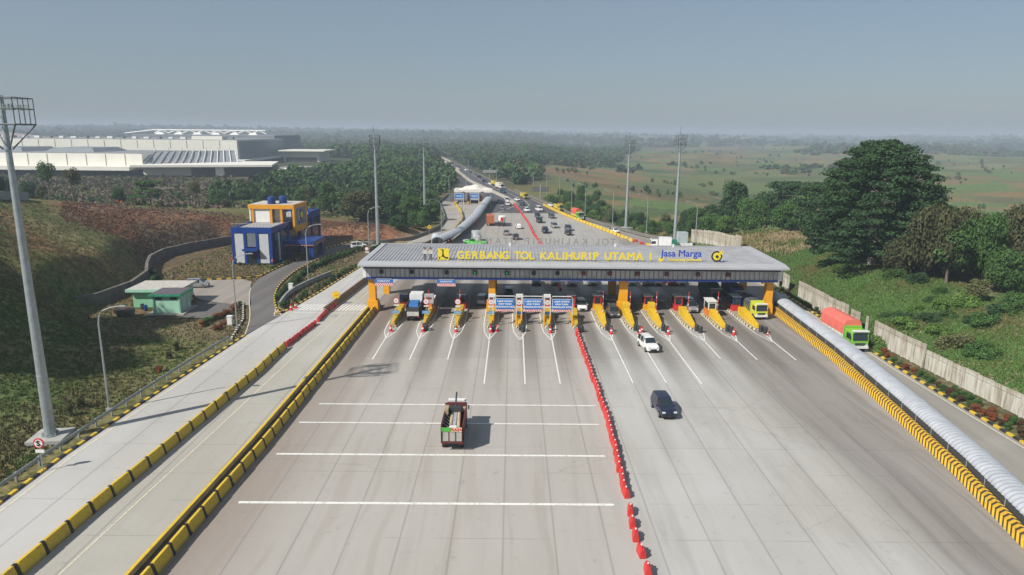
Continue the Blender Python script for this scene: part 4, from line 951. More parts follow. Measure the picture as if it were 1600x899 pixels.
# no-stopping sign
x, y = G(68, 737); t = thing('road_sign', 'round red ringed sign with barred letter S and a white plate on a post', 'road sign', (x, y))
MB().tube([(0, 0, 0), (0, 0, 3.0)], .05, 8).build('post', steel, t)
MB().disc((0, -.06, 2.75), (0, 1, 0), .48, .04, 28).build('rim', ring_red, t); MB().disc((0, -.1, 2.75), (0, 1, 0), .36, .04, 28).build('face', whitep, t)
text('S', .68, blk, t, (0, -.14, 2.75), .02, bold=.03)
c, s_ = math.cos(-.7), math.sin(-.7); MB().add([(x_ * c - z_ * s_, -.135, 2.75 + x_ * s_ + z_ * c) for x_, z_ in ((-.38, -.035), (.38, -.035), (.38, .035), (-.38, .035))], [(0, 1, 2, 3)]).build('slash', ring_red, t)
MB().box(0, -.06, 2.0, .78, .04, .3).build('plate', whitep, t)
for px, py, lab in ((574, 402, 'red ringed round sign near the left roof corner'), (716, 340, 'small round sign on the far ramp')):
    if px == 574:
        x, y = G(574, 410); t = thing('road_sign', lab, 'road sign', (x, y)); MB().tube([(0, 0, 0), (0, 0, 3.4)], .05, 6).build('post', steel, t); MB().disc((0, -.06, 3.2), (0, 1, 0), .5, .04, 18).build('rim', ring_red, t); MB().disc((0, -.1, 3.2), (0, 1, 0), .38, .04, 18).build('face', whitep, t); MB().box(0, -.06, 2.4, .8, .04, .3).build('plate', whitep, t)
x, y = G(671, 372); t = thing('warning_sign', 'yellow diamond warning sign at the dark bushes behind the left mast', 'road sign', (x, y, 0))
MB().tube([(0, 0, -.1), (0, 0, 3.0)], .05, 6).build('post', steel, t)
MB().add([(0, -.04, 2.5), (.62, -.04, 3.15), (0, -.04, 3.8), (-.62, -.04, 3.15), (0, .0, 2.5), (.62, 0, 3.15), (0, 0, 3.8), (-.62, 0, 3.15)], [(0, 1, 2, 3), (7, 6, 5, 4), (0, 4, 5, 1), (1, 5, 6, 2), (2, 6, 7, 3), (3, 7, 4, 0)]).build('board', mat('warning_yellow', (.80, .5, .01), .5), t)
MB().box(0, -.06, 3.15, .12, .03, .6).box(.1, -.06, 3.3, .3, .03, .12).build('symbol', blk, t)
x, y = -31.0, 118.6; t = thing('hazard_board', 'yellow round hazard board on the end of the brown divider', 'sign', (x, y, 0)); MB().tube([(0, 0, 0), (0, 0, 1.6)], .06, 6).build('post', steel, t)
MB().disc((0, -.04, 1.7), (0, 1, 0), .72, .05, 8).build('board', mat('warning_yellow', ()), t); MB().box(0, -.08, 1.7, .5, .03, .12).build('symbol', mat('ochre', (.5, .3, .02), .5), t)

# ================================================================ BLUE BUILDING
bx, by = -54.6, 155.4
B = thing('office_building', 'blue clad office building with white panels and a golden roof pavilion', 'building', (bx, by, 0), -.03)
L_, W_, HH = 36.0, 9.2, 8.2
bb = mat('blue_cladding', (.010, .048, .24), .35, var=.2, vs=.6); wp = mat('white_cladding', (.52, .53, .55), .45, var=.1); wallw = mat('white_wall', (.74, .73, .70), .6, var=.08)
gl = NT('blue_curtain_glass'); gX, gY, gZ = gl.xyz(); gf = gl.math('MAXIMUM', gl.math('LESS_THAN', gl.math('FRACT', gl.math('MULTIPLY', gY, .8)), .07), gl.math('LESS_THAN', gl.math('FRACT', gl.math('MULTIPLY', gZ, .6)), .08))
gl_m = gl.fin(gl.mix(gf, (.02, .05, .10), (.012, .025, .07)), .12, spec=.7)
m = MB(); m.box(-W_ / 2, L_ / 2, HH / 2, W_ - .5, L_ - .5, HH - .4); m.build('wall', bb, B)
MB().box(-W_ / 2, L_ / 2, HH - .32, W_ - .9, L_ - .9, .3).build('roof_deck', mat('roof_deck', (.36, .35, .34), .9), B)
m = MB(); m.box(-W_ / 2, .1, HH - .45, W_ + .2, .5, 1.3); m.box(-.1, L_ / 2, HH - .45, .5, L_, 1.3); m.box(-W_ + .1, L_ / 2, HH - .45, .5, L_, 1.3); m.box(-W_ / 2, L_ - .1, HH - .3, W_ + .2, .5, 1.6)
m.box(-.1, L_ - 4.5, HH + .2, .6, 9, 1.3); m.build('parapet', bb, B)
for x in (-8.9, -6.15, -3.35, -.3): MB().box(x, .05, (HH - 1) / 2, .62, .7, HH - 1.0).build('pillar', bb, B)
for x in (-7.52, -1.82): MB().box(x, -.05, 3.6, 2.1, .3, 6.7).build('white_panel', wp, B)
MB().box(-4.75, .02, 5.6, 2.1, .3, 3.2).build('window', mat('pale_glass', (.18, .21, .23), .15), B)
MB().box(-4.75, -.02, 1.3, 1.9, .3, 2.6).build('door', glass, B)
MB().box(-4.75, -.7, 3.4, 3.2, 1.8, .5).build('door_canopy', bb, B)
for y0, y1 in ((1.2, 4.6), (5.6, 9.6), (19.0, 22.5), (23.6, 27.5), (28.6, 33.6)): MB().box(.08, (y0 + y1) / 2, 3.6, .3, y1 - y0, 6.6).build('glazing', gl_m, B)
for y in (3.6, 21.3): MB().box(.2, y, 3.6, .25, .8, 6.6).build('white_panel', wp, B)
MB().box(-.6, 14.5, 3.6, 1.4, 8.0, 6.4).build('recess', glass, B)
for y in (4.9, 9.9, 18.6, 23.0, 28.0, 34.5): MB().box(.15, y, 3.75, .6, .9, 7.5).build('pillar', bb, B)
# entrance porch
MB().box(3.6, 11.0, 3.95, 7.6, 9.2, .9).build('porch_roof', bb, B); MB().box(3.6, 11.0, 3.42, 7.7, 9.3, .14).build('porch_stripe', mat('orange_stripe', (.70, .25, .03), .5), B)
for x, y in ((6.6, 7.4), (6.6, 14.6)): MB().box(x, y, 1.65, 1.1, 1.1, 3.3).build('porch_column', bb, B)
# roof pavilion
gd = mat('golden_cladding', (.72, .32, .02), .45, var=.12, vs=.8)
px0, px1, py0, py1, zt = -9.6, 1.6, 11.0, 20.5, 12.4
MB().box((px0 + px1) / 2, (py0 + py1) / 2, zt - .5, px1 - px0, py1 - py0, 1.0).build('pavilion_roof', gd, B); MB().box((px0 + px1) / 2, (py0 + py1) / 2, zt + .03, px1 - px0 - .6, py1 - py0 - .6, .1).build('pavilion_deck', mat('pale_deck', (.52, .49, .45), .9), B)
for x in (-8.6, -4.1, -1.6): MB().box(x, py0 + .35, 10.0, .5, .5, 3.9).build('pavilion_column', gd, B)
for x in (-8.6, -2): MB().box(x, py1 - .4, 10.0, .5, .5, 3.9).build('pavilion_column', gd, B)
MB().box(-6.5, 13.0, 9.9, 3.9, 3.2, 3.6).build('pavilion_wall', wallw, B); MB().box(-3.0, 14.4, 9.9, 1.9, 2.6, 3.6).build('pavilion_wall', wallw, B); MB().box(-9.4, 13.6, 9.6, .35, 4, 3.4).build('pavilion_wall', wallw, B)
m = MB(); m.box(1.4, py0 + .6, 8.7, .5, 1.2, 6.0); m.box(1.4, py1 - .5, 8.7, .5, 1.0, 6.0); m.box(1.4, (py0 + py1) / 2, 6.5, .5, py1 - py0, 1.5); m.build('sign_frame', gd, B)
MB().box(1.5, (py0 + py1) / 2, 9.3, .3, py1 - py0 - 2.2, 4.2).build('sign_panel', mat('grey_panel', (.26, .26, .29), .5), B)
MB().disc((1.72, 15.9, 9.6), (1, 0, 0), 1.25, .08, 20).build('emblem_ring', blk, B); MB().disc((1.78, 15.9, 9.6), (1, 0, 0), .85, .08, 20).build('emblem_disc', yl, B); MB().box(1.72, 15.8, 7.9, .06, 4.6, .35).build('emblem_name', bl, B)
MB().box(1.72, 14.1, 9.7, .06, .4, 2.0).build('emblem_bar', whitep, B)
m = MB()
for k in range(12): m.tube([(-W_ + .2 + k * .8, .3, HH + .2), (-W_ + .2 + k * .8, .3, HH + 1.0)], .03, 4)
m.tube([(-W_, .3, HH + 1.0), (0, .3, HH + 1.0)], .04, 4); m.tube([(0, .3, HH + 1.0), (0, 10, HH + 1.0)], .04, 4); m.tube([(-.1, 24, HH + 1.5), (-.1, 35, HH + 1.5)], .05, 4); m.build('roof_railing', steel, B)
tank_m = mat('tank_blue', (.015, .05, .22), .35)
for x, y, lab in ((-3.9, 12.6, 'left blue water tank on the pavilion roof'), (-1.7, 14.5, 'right blue water tank on the pavilion roof')):
    MBt = MB().lathe([(.95, 0), (1.0, .1), (.93, .5), (1.0, .9), (.93, 1.3), (.85, 1.6), (.4, 1.85)], 16); o = MBt.build('water_tank', tank_m, None, (bx + x, by + y, 12.48), smooth=False); tag(o, lab, 'water tank', 'water tanks on the pavilion')
o = MB().sweep([(x, y, 0) for x, y in [(-74.6, 113.4), (-72.2, 116.5), (-71.6, 127), (-74, 137), (-78.5, 146), (-82, 154), (-83.5, 163), (-81.5, 172), (-77, 182), (-72, 189)]], [(-.3, -.3), (-.3, 2.1), (.3, 2.1), (.3, -.3)]).build('retaining_wall', mat('wall_concrete', (.17, .158, .135), .95, var=.45, vs=.6)); tag(o, 'long low concrete retaining wall at the foot of the cut hillside', 'wall')
o = MB().sweep([(*G(px, py, 9.5), hz(*G(px, py, 9.5)) - .3) for px, py in ((-10, 348), (12, 338), (30, 333), (46, 327))], [(-.25, 0), (-.25, 2.3), (.25, 2.3), (.25, 0)]).build('hill_wall', mat('pale_wall', (.33, .34, .33), .9, var=.3)); tag(o, 'pale block wall on top of the left hill', 'wall')
# green utility building
gxy = (-59.3, 110.8); U = thing('utility_building', 'small mint green utility building with a flat white roof and dark front annex roof', 'building', gxy, 0.06)
mint = mat('mint_paint', (.36, .62, .46), .6, var=.12); mint2 = mat('mint_green', (.24, .52, .32), .6, var=.12); grn = mat('green_trim', (.02, .30, .16), .5)
MB().box(2.1, 2.4, 1.55, 4.2, 4.6, 3.1).build('annex_wall', mint, U)
MB().box(2.1, 2.3, 3.22, 5.2, 5.4, .3).build('annex_fascia', grn, U); MB().box(2.1, 2.3, 3.4, 4.8, 5.0, .1).build('annex_roof', mat('annex_roof', (.12, .10, .12), .8), U)
MB().box(-1.5, 7.6, 1.5, 7.8, 6.0, 3.0).build('main_wall', mint2, U); MB().box(-1.6, 7.6, 3.15, 9.0, 7.4, .35).build('main_roof', mat('weathered_roof', (.52, .49, .44), .85, var=.3), U)
MB().box(-1.6, 3.85, 3.1, 9.1, .2, .5).build('roof_edge', mint, U)
for x in (.9, 3.3): MB().box(x, .08, 2.65, 1.1, .1, .4).build('window', glass, U)
for y in (1.6, 3.6): MB().box(4.24, y, 1.3, .1, .9, 2.2).build('door', mat('mint_door', (.5, .62, .55), .5), U)
MB().box(2.1, 2.2, .08, 6.0, 6.4, .2).build('slab', grey, U)
for x in (-.02, 4.22): MB().box(x, .05, 1.5, .25, .25, 3.0).build('corner_post', mint2, U)
# small yard things
x, y = G(424, 470)
for px, py, lab in ((360, 508, 'white utility cabinet in the grass near the lamp'), (455, 455, 'white cabinet at the tip of the planted island')):
    x, y = G(px, py); t = thing('utility_cabinet', lab, 'cabinet', (x, y, max(0, hz(x, y)))); MB().box(0, 0, .75, .75, .6, 1.3).build('cabinet', whitep, t); MB().box(0, 0, 1.45, .85, .7, .12).build('lid', whitep, t); MB().box(0, -.02, .08, .9, .75, .2).build('plinth', grey, t)
x, y = G(197, 494); t = thing('rubbish_skip', 'dark rubbish skip full of debris beside the green building', 'skip', (x, y, max(0, hz(x, y))), .2); MB().prism([(-1.1, -.7), (1.1, -.7), (1.1, .7), (-1.1, .7)], 0, 1.2, inset=-.15).build('body', dark, t); MB().box(.2, 0, 1.2, 1.5, .9, .25, tx=.6, ty=.5).build('debris', mat('debris', (.3, .14, .1), .9, var=.6, vs=5), t)
for px, py, lab in ((228, 485, 'dark blue barrel against the green wall'), (223, 483, 'black bin against the green wall')):
    x, y = G(px, py); o = MB().lathe([(.3, 0), (.34, .4), (.3, .9)], 10).build('barrel', tank_m if 'blue' in lab else dark, None, (x, y, 0)); tag(o, lab, 'barrel')
x, y = G(1065, 384); t = thing('storage_tank', 'pale box like water tank on a white base behind the roof', 'tank', (x, y, 0)); MB().box(0, 0, 2.3, 2.6, 2.4, 2.9).build('tank', mat('pale_tank', (.45, .52, .54), .4), t); MB().box(.3, 0, .4, 4.6, 3.2, .8).build('base', whitep, t)
x, y = G(1049, 386); o = MB().prism([(-1.8, -1), (1.6, -1), (1.8, 1), (-1.8, 1)], .1, 2.0, inset=.2).build('covered_crate', mat('tarp_green', (.02, .20, .12), .6)); o.location = (x, y, 0); tag(o, 'green tarp covered crate beside the pale tank', 'crate')
x, y = G(682, 384); t = thing('storage_silo', 'pale rounded tank standing left of the white arch behind the roof', 'tank', (x, y, 0)); MB().lathe([(1.35, .2), (1.4, 2.2), (1.2, 2.9), (.7, 3.3)], 16).build('shell', mat('pale_tank', ()), t)
for a in (-1, 1): MB().box(a * 1.1, 0, .3, .2, .2, .8).build('leg', steel, t)
# gantry sign frames seen from behind
for px, py, wpx, lab in ((844, 313, 7.5, 'dark road gantry sign seen from behind, right of the far carriageway'), (765, 280, 9, 'pale road gantry sign far along the highway')):
    x, y = G(px, py); t = thing('gantry_sign', lab, 'gantry', (x, y, 0)); MB().tube([(0, 0, 0), (0, 0, 7.0)], .25, 8).build('post', steel, t)
    m = MB()
    for z in (4.0, 4.9, 5.8): m.box(0, 0, z, wpx, .15, .15)
    for k in range(13): m.box(-wpx / 2 + k * wpx / 12, 0, 4.9, .1, .12, 1.9)
    m.build('lattice', dark if px == 844 else steel, t); MB().box(-wpx * .24, -.1, 4.9, wpx * .44, .1, 1.7).box(wpx * .26, -.1, 4.9, wpx * .44, .1, 1.7).build('panel', mat('panel_back', (.12, .13, .14), .6) if px == 844 else mat('panel_pale', (.3, .3, .3), .6), t)
# small tent toll gate
tx0, ty0 = -17.0, 297.0; T = thing('tent_toll_gate', 'small far toll gate under a white peaked tent roof', 'toll gate', (tx0, ty0))
m = MB(); nn = 16
top = [(-7.9 + k, y, 5.8 + (1.9 * max(0, 1 - abs(-7.9 + k - .3) / 8.3) ** 1.6 + .25 * math.cos((k) * 1.3)) * (1 if y == 3 else .25) + (.3 if y == 3 else 0)) for y in (-3, 3, 9) for k in range(nn + 1)]
m.add(top, [(j * (nn + 1) + k, j * (nn + 1) + k + 1, (j + 1) * (nn + 1) + k + 1, (j + 1) * (nn + 1) + k) for j in range(2) for k in range(nn)])
low = [(x, y, 4.9 + (.45 if k % 8 == 4 else 0)) for k, (x, y, z) in enumerate([p for p in top if p[1] == -3])]; m.add([p for p in top if p[1] == -3] + low, [(k, k + 17, k + 18, k + 1) for k in range(nn)])
m.build('tent_roof', mat('tent_fabric', (.72, .68, .60), .7, var=.06), T)
for x in (-7.6, -2.5, 2.6, 7.6):
    for y in (-2.6, 8.5): MB().tube([(x, y, 0), (x, y, 5.4)], .15, 6).build('column', steel, T)
for x, cab in ((-7.3, 0), (-1.9, 1), (3.3, 1), (6.9, 0)):
    MB().box(x, 1, .3, 1.1, 9, .5).build('island', grey, T); MB().box(x, -4, .6, 1.0, 1.6, 1.0).build('crash_block', yel, T)
    if cab: MB().box(x, 2, 1.8, 1.1, 2.4, 2.6).build('booth', mat('faded_red', (.45, .12, .1), .6), T)
for k, x in enumerate((-5.6, .9)):
    t = thing('blue_lane_sign', ('left' if k == 0 else 'right') + ' blue lane sign at the small tent toll gate', 'sign', (tx0 + x, ty0 - 4.5), 0, 'blue lane signs at the tent gate'); MB().tube([(-1.8, 0, 0), (-1.8, 0, 4.6), (1.8, 0, 4.6), (1.8, 0, 0)], .12, 6).build('frame', whitep, t); sign_board(t, 3.2, 2.0, ['LAJUR KHUSUS', 'NON TUNAI'], .4, (0, -.1, 3.5)); MB().box(0, -.1, 2.3, 3.2, .05, .3).build('strip', whitep, t)
o = MB().box(tx0 + 3, ty0 - 1.0, 5.1, 9, .3, .7).build('header_sign', mat('header_pink', (.5, .2, .2), .6)); tag(o, 'faded red and blue header board under the tent roof edge', 'sign')

# ================================================================ FACTORY
fw = mat('factory_cream', (.78, .76, .67), .6, var=.08, vs=.1); fg = mat('factory_grey', (.23, .25, .27), .6, var=.1, vs=.1); fr_ = mat('factory_roof', (.26, .27, .28), .6, var=.15, vs=.1); dk = mat('factory_dark', (.03, .035, .045), .6)
F1 = thing('factory_building', 'long low cream factory with dark sheds and a ribbed sloping roof', 'building', (-330, 452)); P1 = lambda x: x + 330
MB().box(P1(-345), 40, 9.2, 210, 76, 9.8).build('wall', fw, F1); MB().box(P1(-345), 40, 2.2, 208, 74, 4.3).build('dark_bays', dk, F1); MB().box(P1(-347), -3, 5.2, 208, 12, 2.4).build('canopy', fw, F1)
MB().box(P1(-345), 40, 14.2, 206, 72, .4).build('roof', fr_, F1)
for k, x in enumerate((-395, -345, -297)): MB().prism([(P1(x) - 17, 18), (P1(x) + 17, 18), (P1(x) + 17, 60), (P1(x) - 17, 60)], 14.4, 17.2, inset=.25).build('roof_shed', fg, F1)
MB().box(P1(-256), 60, 12, 40, 40, 4.5).build('raised_block', fg, F1)
m = MB(); m.add([(P1(-238), -3, 6.5), (P1(-193), 40, 6.5), (P1(-203), 62, 15.2), (P1(-240), 20, 15.2)], [(0, 1, 2, 3)]); 
m.v += []; m.build('sloping_roof', mat('slope_grey', (.30, .31, .33), .6, vs=.1), F1)
for k in range(14):
    a = k / 13; MB().tube([(P1(-238 + 45 * a), -3 + 43 * a, 6.9), (P1(-240 + 37 * a), 20 + 42 * a, 15.5)], .4, 4).build('roof_rib', whitep, F1)
    if k % 2 == 0: MB().tube([(P1(-240 + 37 * a), 20 + 42 * a, 15), (P1(-240 + 37 * a), 20 + 42 * a, 17.5)], .3, 4).build('roof_post', whitep, F1)
MB().box(P1(-213), 22, 3.6, 52, 44, 6).build('lower_wall', fw, F1); MB().box(P1(-205), 22, 7.1, 84, 56, 1.3, .25).build('loading_canopy', fw, F1); MB().box(P1(-187), 22, 3.2, 50, 40, 5.2, .25).build('loading_bay', dk, F1)
for k in range(16): MB().box(P1(-440 + k * 12.6), 1.85, 9.3, .2, .3, 9.4).build('wall_seam', mat('seam_cream', (.5, .48, .41), .7), F1)
F2 = thing('factory_building', 'large cream factory hall with grey side wall standing behind the low one', 'building', (-380, 600)); P2 = lambda x: x + 380
MB().box(P2(-420), 60, 10.5, 370, 120, 21).build('wall', fw, F2); MB().box(P2(-234.4), 60, 11.5, .8, 119, 18).build('side_wall', fg, F2); MB().box(P2(-420), 60, 21.2, 368, 118, .6).build('roof', fr_, F2)
MB().box(P2(-232), 55, 4.2, 12, 128, 1.6).build('side_canopy', fw, F2); MB().box(P2(-233.5), 55, 1.9, 3, 124, 3.6).build('side_bay', dk, F2)
for k in range(26): MB().box(P2(-600 + k * 14), -.1, 17.5, .3, .3, 6.5).build('wall_seam', mat('seam_cream', ()), F2)
for k in range(34):
    x = -590 + k * 10.5; MB().box(P2(x), 12, 22.6, 2.5 + (k % 3), 4, 1.4 + .5 * (k % 2)).build('roof_unit', whitep if k % 3 else fg, F2)
MB().box(P2(-262), 10, 22.8, 26, 12, 3).build('roof_house', fw, F2)
F3 = thing('factory_building', 'most distant factory hall with an open white roof truss', 'building', (-380, 745)); P3 = lambda x: x + 380
MB().box(P3(-325), 40, 12, 150, 90, 24).build('wall', fg, F3); MB().box(P3(-325), 40, 24.2, 148, 88, .5).build('roof', fr_, F3)
m = MB()
for k in range(8):
    x0 = P3(-388 + k * 15); m.tube([(x0, 20, 25.5), (x0 + 8, 20, 28.6), (x0 + 16, 20, 25.5)], .7, 4)
m.tube([(P3(-388), 20, 28.9), (P3(-268), 20, 28.9)], .8, 4); m.tube([(P3(-388), 20, 28.9), (P3(-420), 20, 25)], .8, 4); m.build('roof_truss', whitep, F3)
for k in range(6): MB().prism([(P3(-380 + k * 20) - 5, 14), (P3(-380 + k * 20) + 5, 14), (P3(-380 + k * 20) + 5, 24), (P3(-380 + k * 20) - 5, 24)], 24.4, 26.6, inset=.5).build('skylight', whitep, F3)
F4 = thing('factory_building', 'small cream annex right of the big factory hall', 'building', (-205, 700)); MB().box(0, 0, 5, 34, 40, 10).build('wall', fw, F4); MB().box(2, -4, 10.6, 44, 44, 1).build('roof', fw, F4); MB().box(0, -20.3, 2.2, 30, .5, 4).build('dark_bays', dk, F4)
F5 = thing('factory_building', 'pinkish roofed shed at the far left edge of the factory', 'building', (-640, 700)); MB().box(20, 40, 10, 190, 80, 20).build('wall', fw, F5); MB().prism([(-90, 0), (130, 0), (130, 80), (-90, 80)], 20.1, 26, inset=.4).build('roof', mat('pink_roof', (.42, .36, .35), .7), F5)

# ================================================================ PEOPLE
def body_mesh():
    V = [(0, 0, .95), (0, 0, 1.15), (0, 0, 1.38), (0, 0, 1.5), (0, .02, 1.62), (0, .02, 1.72), (.1, 0, .9), (.12, .02, .5), (.12, 0, .08), (.12, .1, .04), (-.1, 0, .9), (-.12, -.02, .5), (-.12, 0, .08), (-.12, .1, .04),
         (.2, 0, 1.38), (.25, .0, 1.1), (.24, .1, .86), (-.2, 0, 1.38), (-.25, 0, 1.1), (-.24, .1, .86)]
    Ed = [(0, 1), (1, 2), (2, 3), (3, 4), (4, 5), (0, 6), (6, 7), (7, 8), (8, 9), (0, 10), (10, 11), (11, 12), (12, 13), (2, 14), (14, 15), (15, 16), (2, 17), (17, 18), (18, 19)]
    RR = [.16, .15, .16, .06, .1, .09, .1, .07, .05, .045, .1, .07, .05, .045, .065, .05, .04, .065, .05, .04]
    me = bpy.data.meshes.new('b'); me.from_pydata(V, Ed, []); o = bpy.data.objects.new('b', me); COL.objects.link(o)
    md = o.modifiers.new('s', 'SKIN'); 
    if not me.skin_vertices: me.attributes
    sv = me.skin_vertices[0].data if me.skin_vertices else None
    if sv:
        for i, r in enumerate(RR): sv[i].radius = (r, r)
        sv[0].use_root = True
    ss = o.modifiers.new('u', 'SUBSURF'); ss.levels = 1; ss.render_levels = 1
    dg = bpy.context.evaluated_depsgraph_get(); out = bpy.data.meshes.new_from_object(o.evaluated_get(dg)); bpy.data.objects.remove(o)
    return out
def person(px, py, shirt, legs, lab, z=0.0, rz=0.0, s=1.0):
    me = body_mesh() ; me.materials.clear()
    for m_ in (mat('skin', ()), shirt, legs, blk): me.materials.append(m_)
    for p in me.polygons:
        zc = p.center.z; p.material_index = 3 if zc > 1.74 else 0 if zc > 1.5 else 1 if zc > .93 or (abs(p.center.x) > .19 and zc > .9) else 0 if abs(p.center.x) > .2 and zc > .8 else 2
        p.use_smooth = True
    o = bpy.data.objects.new('person', me); COL.objects.link(o); x, y = G(px, py, z); o.location = (x, y, hz(x, y) if z else 0); o.rotation_euler.z = rz; o.scale = (s, s, s)
    return tag(o, lab, 'person')
# people
red_s = mat('red_shirt', (.5, .03, .02), .8); dkt = mat('dark_trousers', (.03, .03, .04), .8)
person(185, 328, red_s, dkt, 'person in a red shirt on the red soil hill, left of two', 7.0); person(191, 328, mat('orange_shirt', (.6, .12, .03), .8), dkt, 'person in an orange red shirt on the red soil hill, right of two', 7.0)
person(363, 414, red_s, dkt, 'person in a red shirt standing at the left corner of the blue building'); person(369, 414, mat('navy_shirt', (.02, .04, .12), .8), dkt, 'person in dark clothes beside the one in red at the blue building')
person(426, 416, mat('pink_shirt', (.55, .12, .16), .8), dkt, 'person in pink near the right front corner of the blue building')
person(304, 474, red_s, red_s, 'person in red beside the green building wall')

# ================================================================ VEHICLES
carmats = {}
def paint(name, col, metal=.2, rough=.28):
    if name in carmats: return carmats[name]
    s = NT('car_' + name); s.fin(s.mix(s.ramp(s.noise(1.2, detail=4), .4, .8), col, tuple(c * .85 + .01 for c in col)), rough, metal, .5)
    s.bs.inputs['Coat Weight'].default_value = .4; carmats[name] = s.m; return s.m
PW = paint('white', (.78, .78, .76), 0); PS = paint('silver', (.42, .43, .44), .5); PG = paint('grey', (.15, .155, .165), .5); PK = paint('black', (.015, .015, .018)); PN = paint('navy', (.012, .018, .05)); PB = paint('bronze', (.06, .04, .035)); PT = paint('teal', (.02, .09, .14))
PY = paint('yellow', (.62, .48, .05), 0); PGr = paint('green', (.20, .50, .05), 0); PLime = paint('lime', (.62, .68, .05), 0); PR = paint('red', (.45, .03, .03), 0); PO = paint('orange', (.62, .18, .06), 0); PBl = paint('blue', (.02, .10, .4), 0)
tyre_m = mat('tyre', (.018, .018, .018), .9); rim_m = mat('rim', (.35, .35, .36), .35, .6); lampw = mat('headlight_glass', (.75, .75, .72), .1); lampr = mat('tail_light', (.45, .01, .01), .3); plate_m = mat('number_plate', (.03, .03, .03), .5)
KIND = {   # stations: y, half width, bottom, belt, roof, roof half width
 'mpv': dict(L=4.3, st=[(-2.12, .72, .38, .80, .9, .62), (-2.06, .80, .30, .95, 1.02, .70), (-1.86, .84, .26, 1.0, 1.58, .62), (-1.7, .85, .25, 1.02, 1.68, .63), (-.75, .86, .24, 1.0, 1.72, .66), (-.66, .86, .24, 1.0, 1.72, .66), (.15, .86, .24, .98, 1.70, .65), (.24, .86, .24, .98, 1.69, .65), (.62, .86, .24, .97, 1.63, .62), (1.42, .85, .25, .98, 1.04, .74), (1.85, .83, .27, .84, .93, .70), (2.06, .78, .3, .72, .82, .62), (2.14, .7, .35, .6, .68, .56)], g=(2, 8), wh=(-1.33, 1.33), wr=.31),
 'suv': dict(L=4.6, st=[(-2.25, .74, .42, .85, .95, .66), (-2.2, .86, .36, 1.02, 1.08, .76), (-2.02, .89, .34, 1.08, 1.70, .68), (-1.85, .9, .32, 1.1, 1.80, .69), (-.9, .91, .32, 1.08, 1.83, .71), (-.8, .91, .32, 1.08, 1.83, .71), (.1, .91, .32, 1.06, 1.82, .70), (.2, .91, .32, 1.06, 1.81, .70), (.5, .91, .32, 1.06, 1.75, .67), (1.15, .9, .32, 1.08, 1.15, .80), (1.95, .88, .34, 1.0, 1.07, .78), (2.2, .85, .36, .9, .98, .74), (2.3, .8, .4, .7, .8, .7)], g=(2, 8), wh=(-1.38, 1.42), wr=.37),
 'sedan': dict(L=4.5, st=[(-2.2, .72, .38, .8, .9, .62), (-2.1, .82, .3, .9, .98, .72), (-1.5, .85, .26, .95, 1.03, .72), (-.95, .86, .25, .95, 1.40, .58), (-.4, .87, .25, .94, 1.46, .60), (-.32, .87, .25, .94, 1.46, .60), (.2, .87, .25, .93, 1.45, .60), (.45, .87, .25, .93, 1.40, .58), (1.2, .86, .25, .92, .97, .74), (1.8, .84, .27, .8, .88, .70), (2.1, .78, .3, .68, .77, .62), (2.2, .7, .35, .55, .64, .56)], g=(2, 7), wh=(-1.35, 1.35), wr=.31),
 'van': dict(L=4.9, st=[(-2.4, .80, .35, .95, 1.05, .70), (-2.38, .86, .3, 1.1, 1.9, .72), (-2.2, .88, .28, 1.12, 2.02, .74), (-1.0, .89, .27, 1.12, 2.06, .76), (-.9, .89, .27, 1.12, 2.06, .76), (.35, .89, .27, 1.1, 2.04, .75), (.45, .89, .27, 1.1, 2.03, .75), (1.15, .89, .27, 1.08, 1.92, .7), (1.95, .88, .28, 1.08, 1.16, .76), (2.3, .86, .3, .85, .98, .72), (2.4, .8, .35, .65, .75, .7)], g=(1, 7), wh=(-1.5, 1.6), wr=.33)}
CARS = {}
def wheel(t, x, y, r, w=.2):
    s = 1 if x > 0 else -1
    wt = thing_part('wheel', t, (x, y, r))
    MB().tube([(-w / 2, 0, 0), (w / 2, 0, 0)], r, 14).build('tyre', tyre_m, wt); MB().tube([(s * w / 2 - .01, 0, 0), (s * (w / 2 + .02), 0, 0)], r * .6, 10).build('rim', rim_m, wt)
def thing_part(name, parent, loc):
    o = bpy.data.objects.new(name, None); COL.objects.link(o); o.parent = parent; o.location = loc; o.empty_display_size = .2; return o
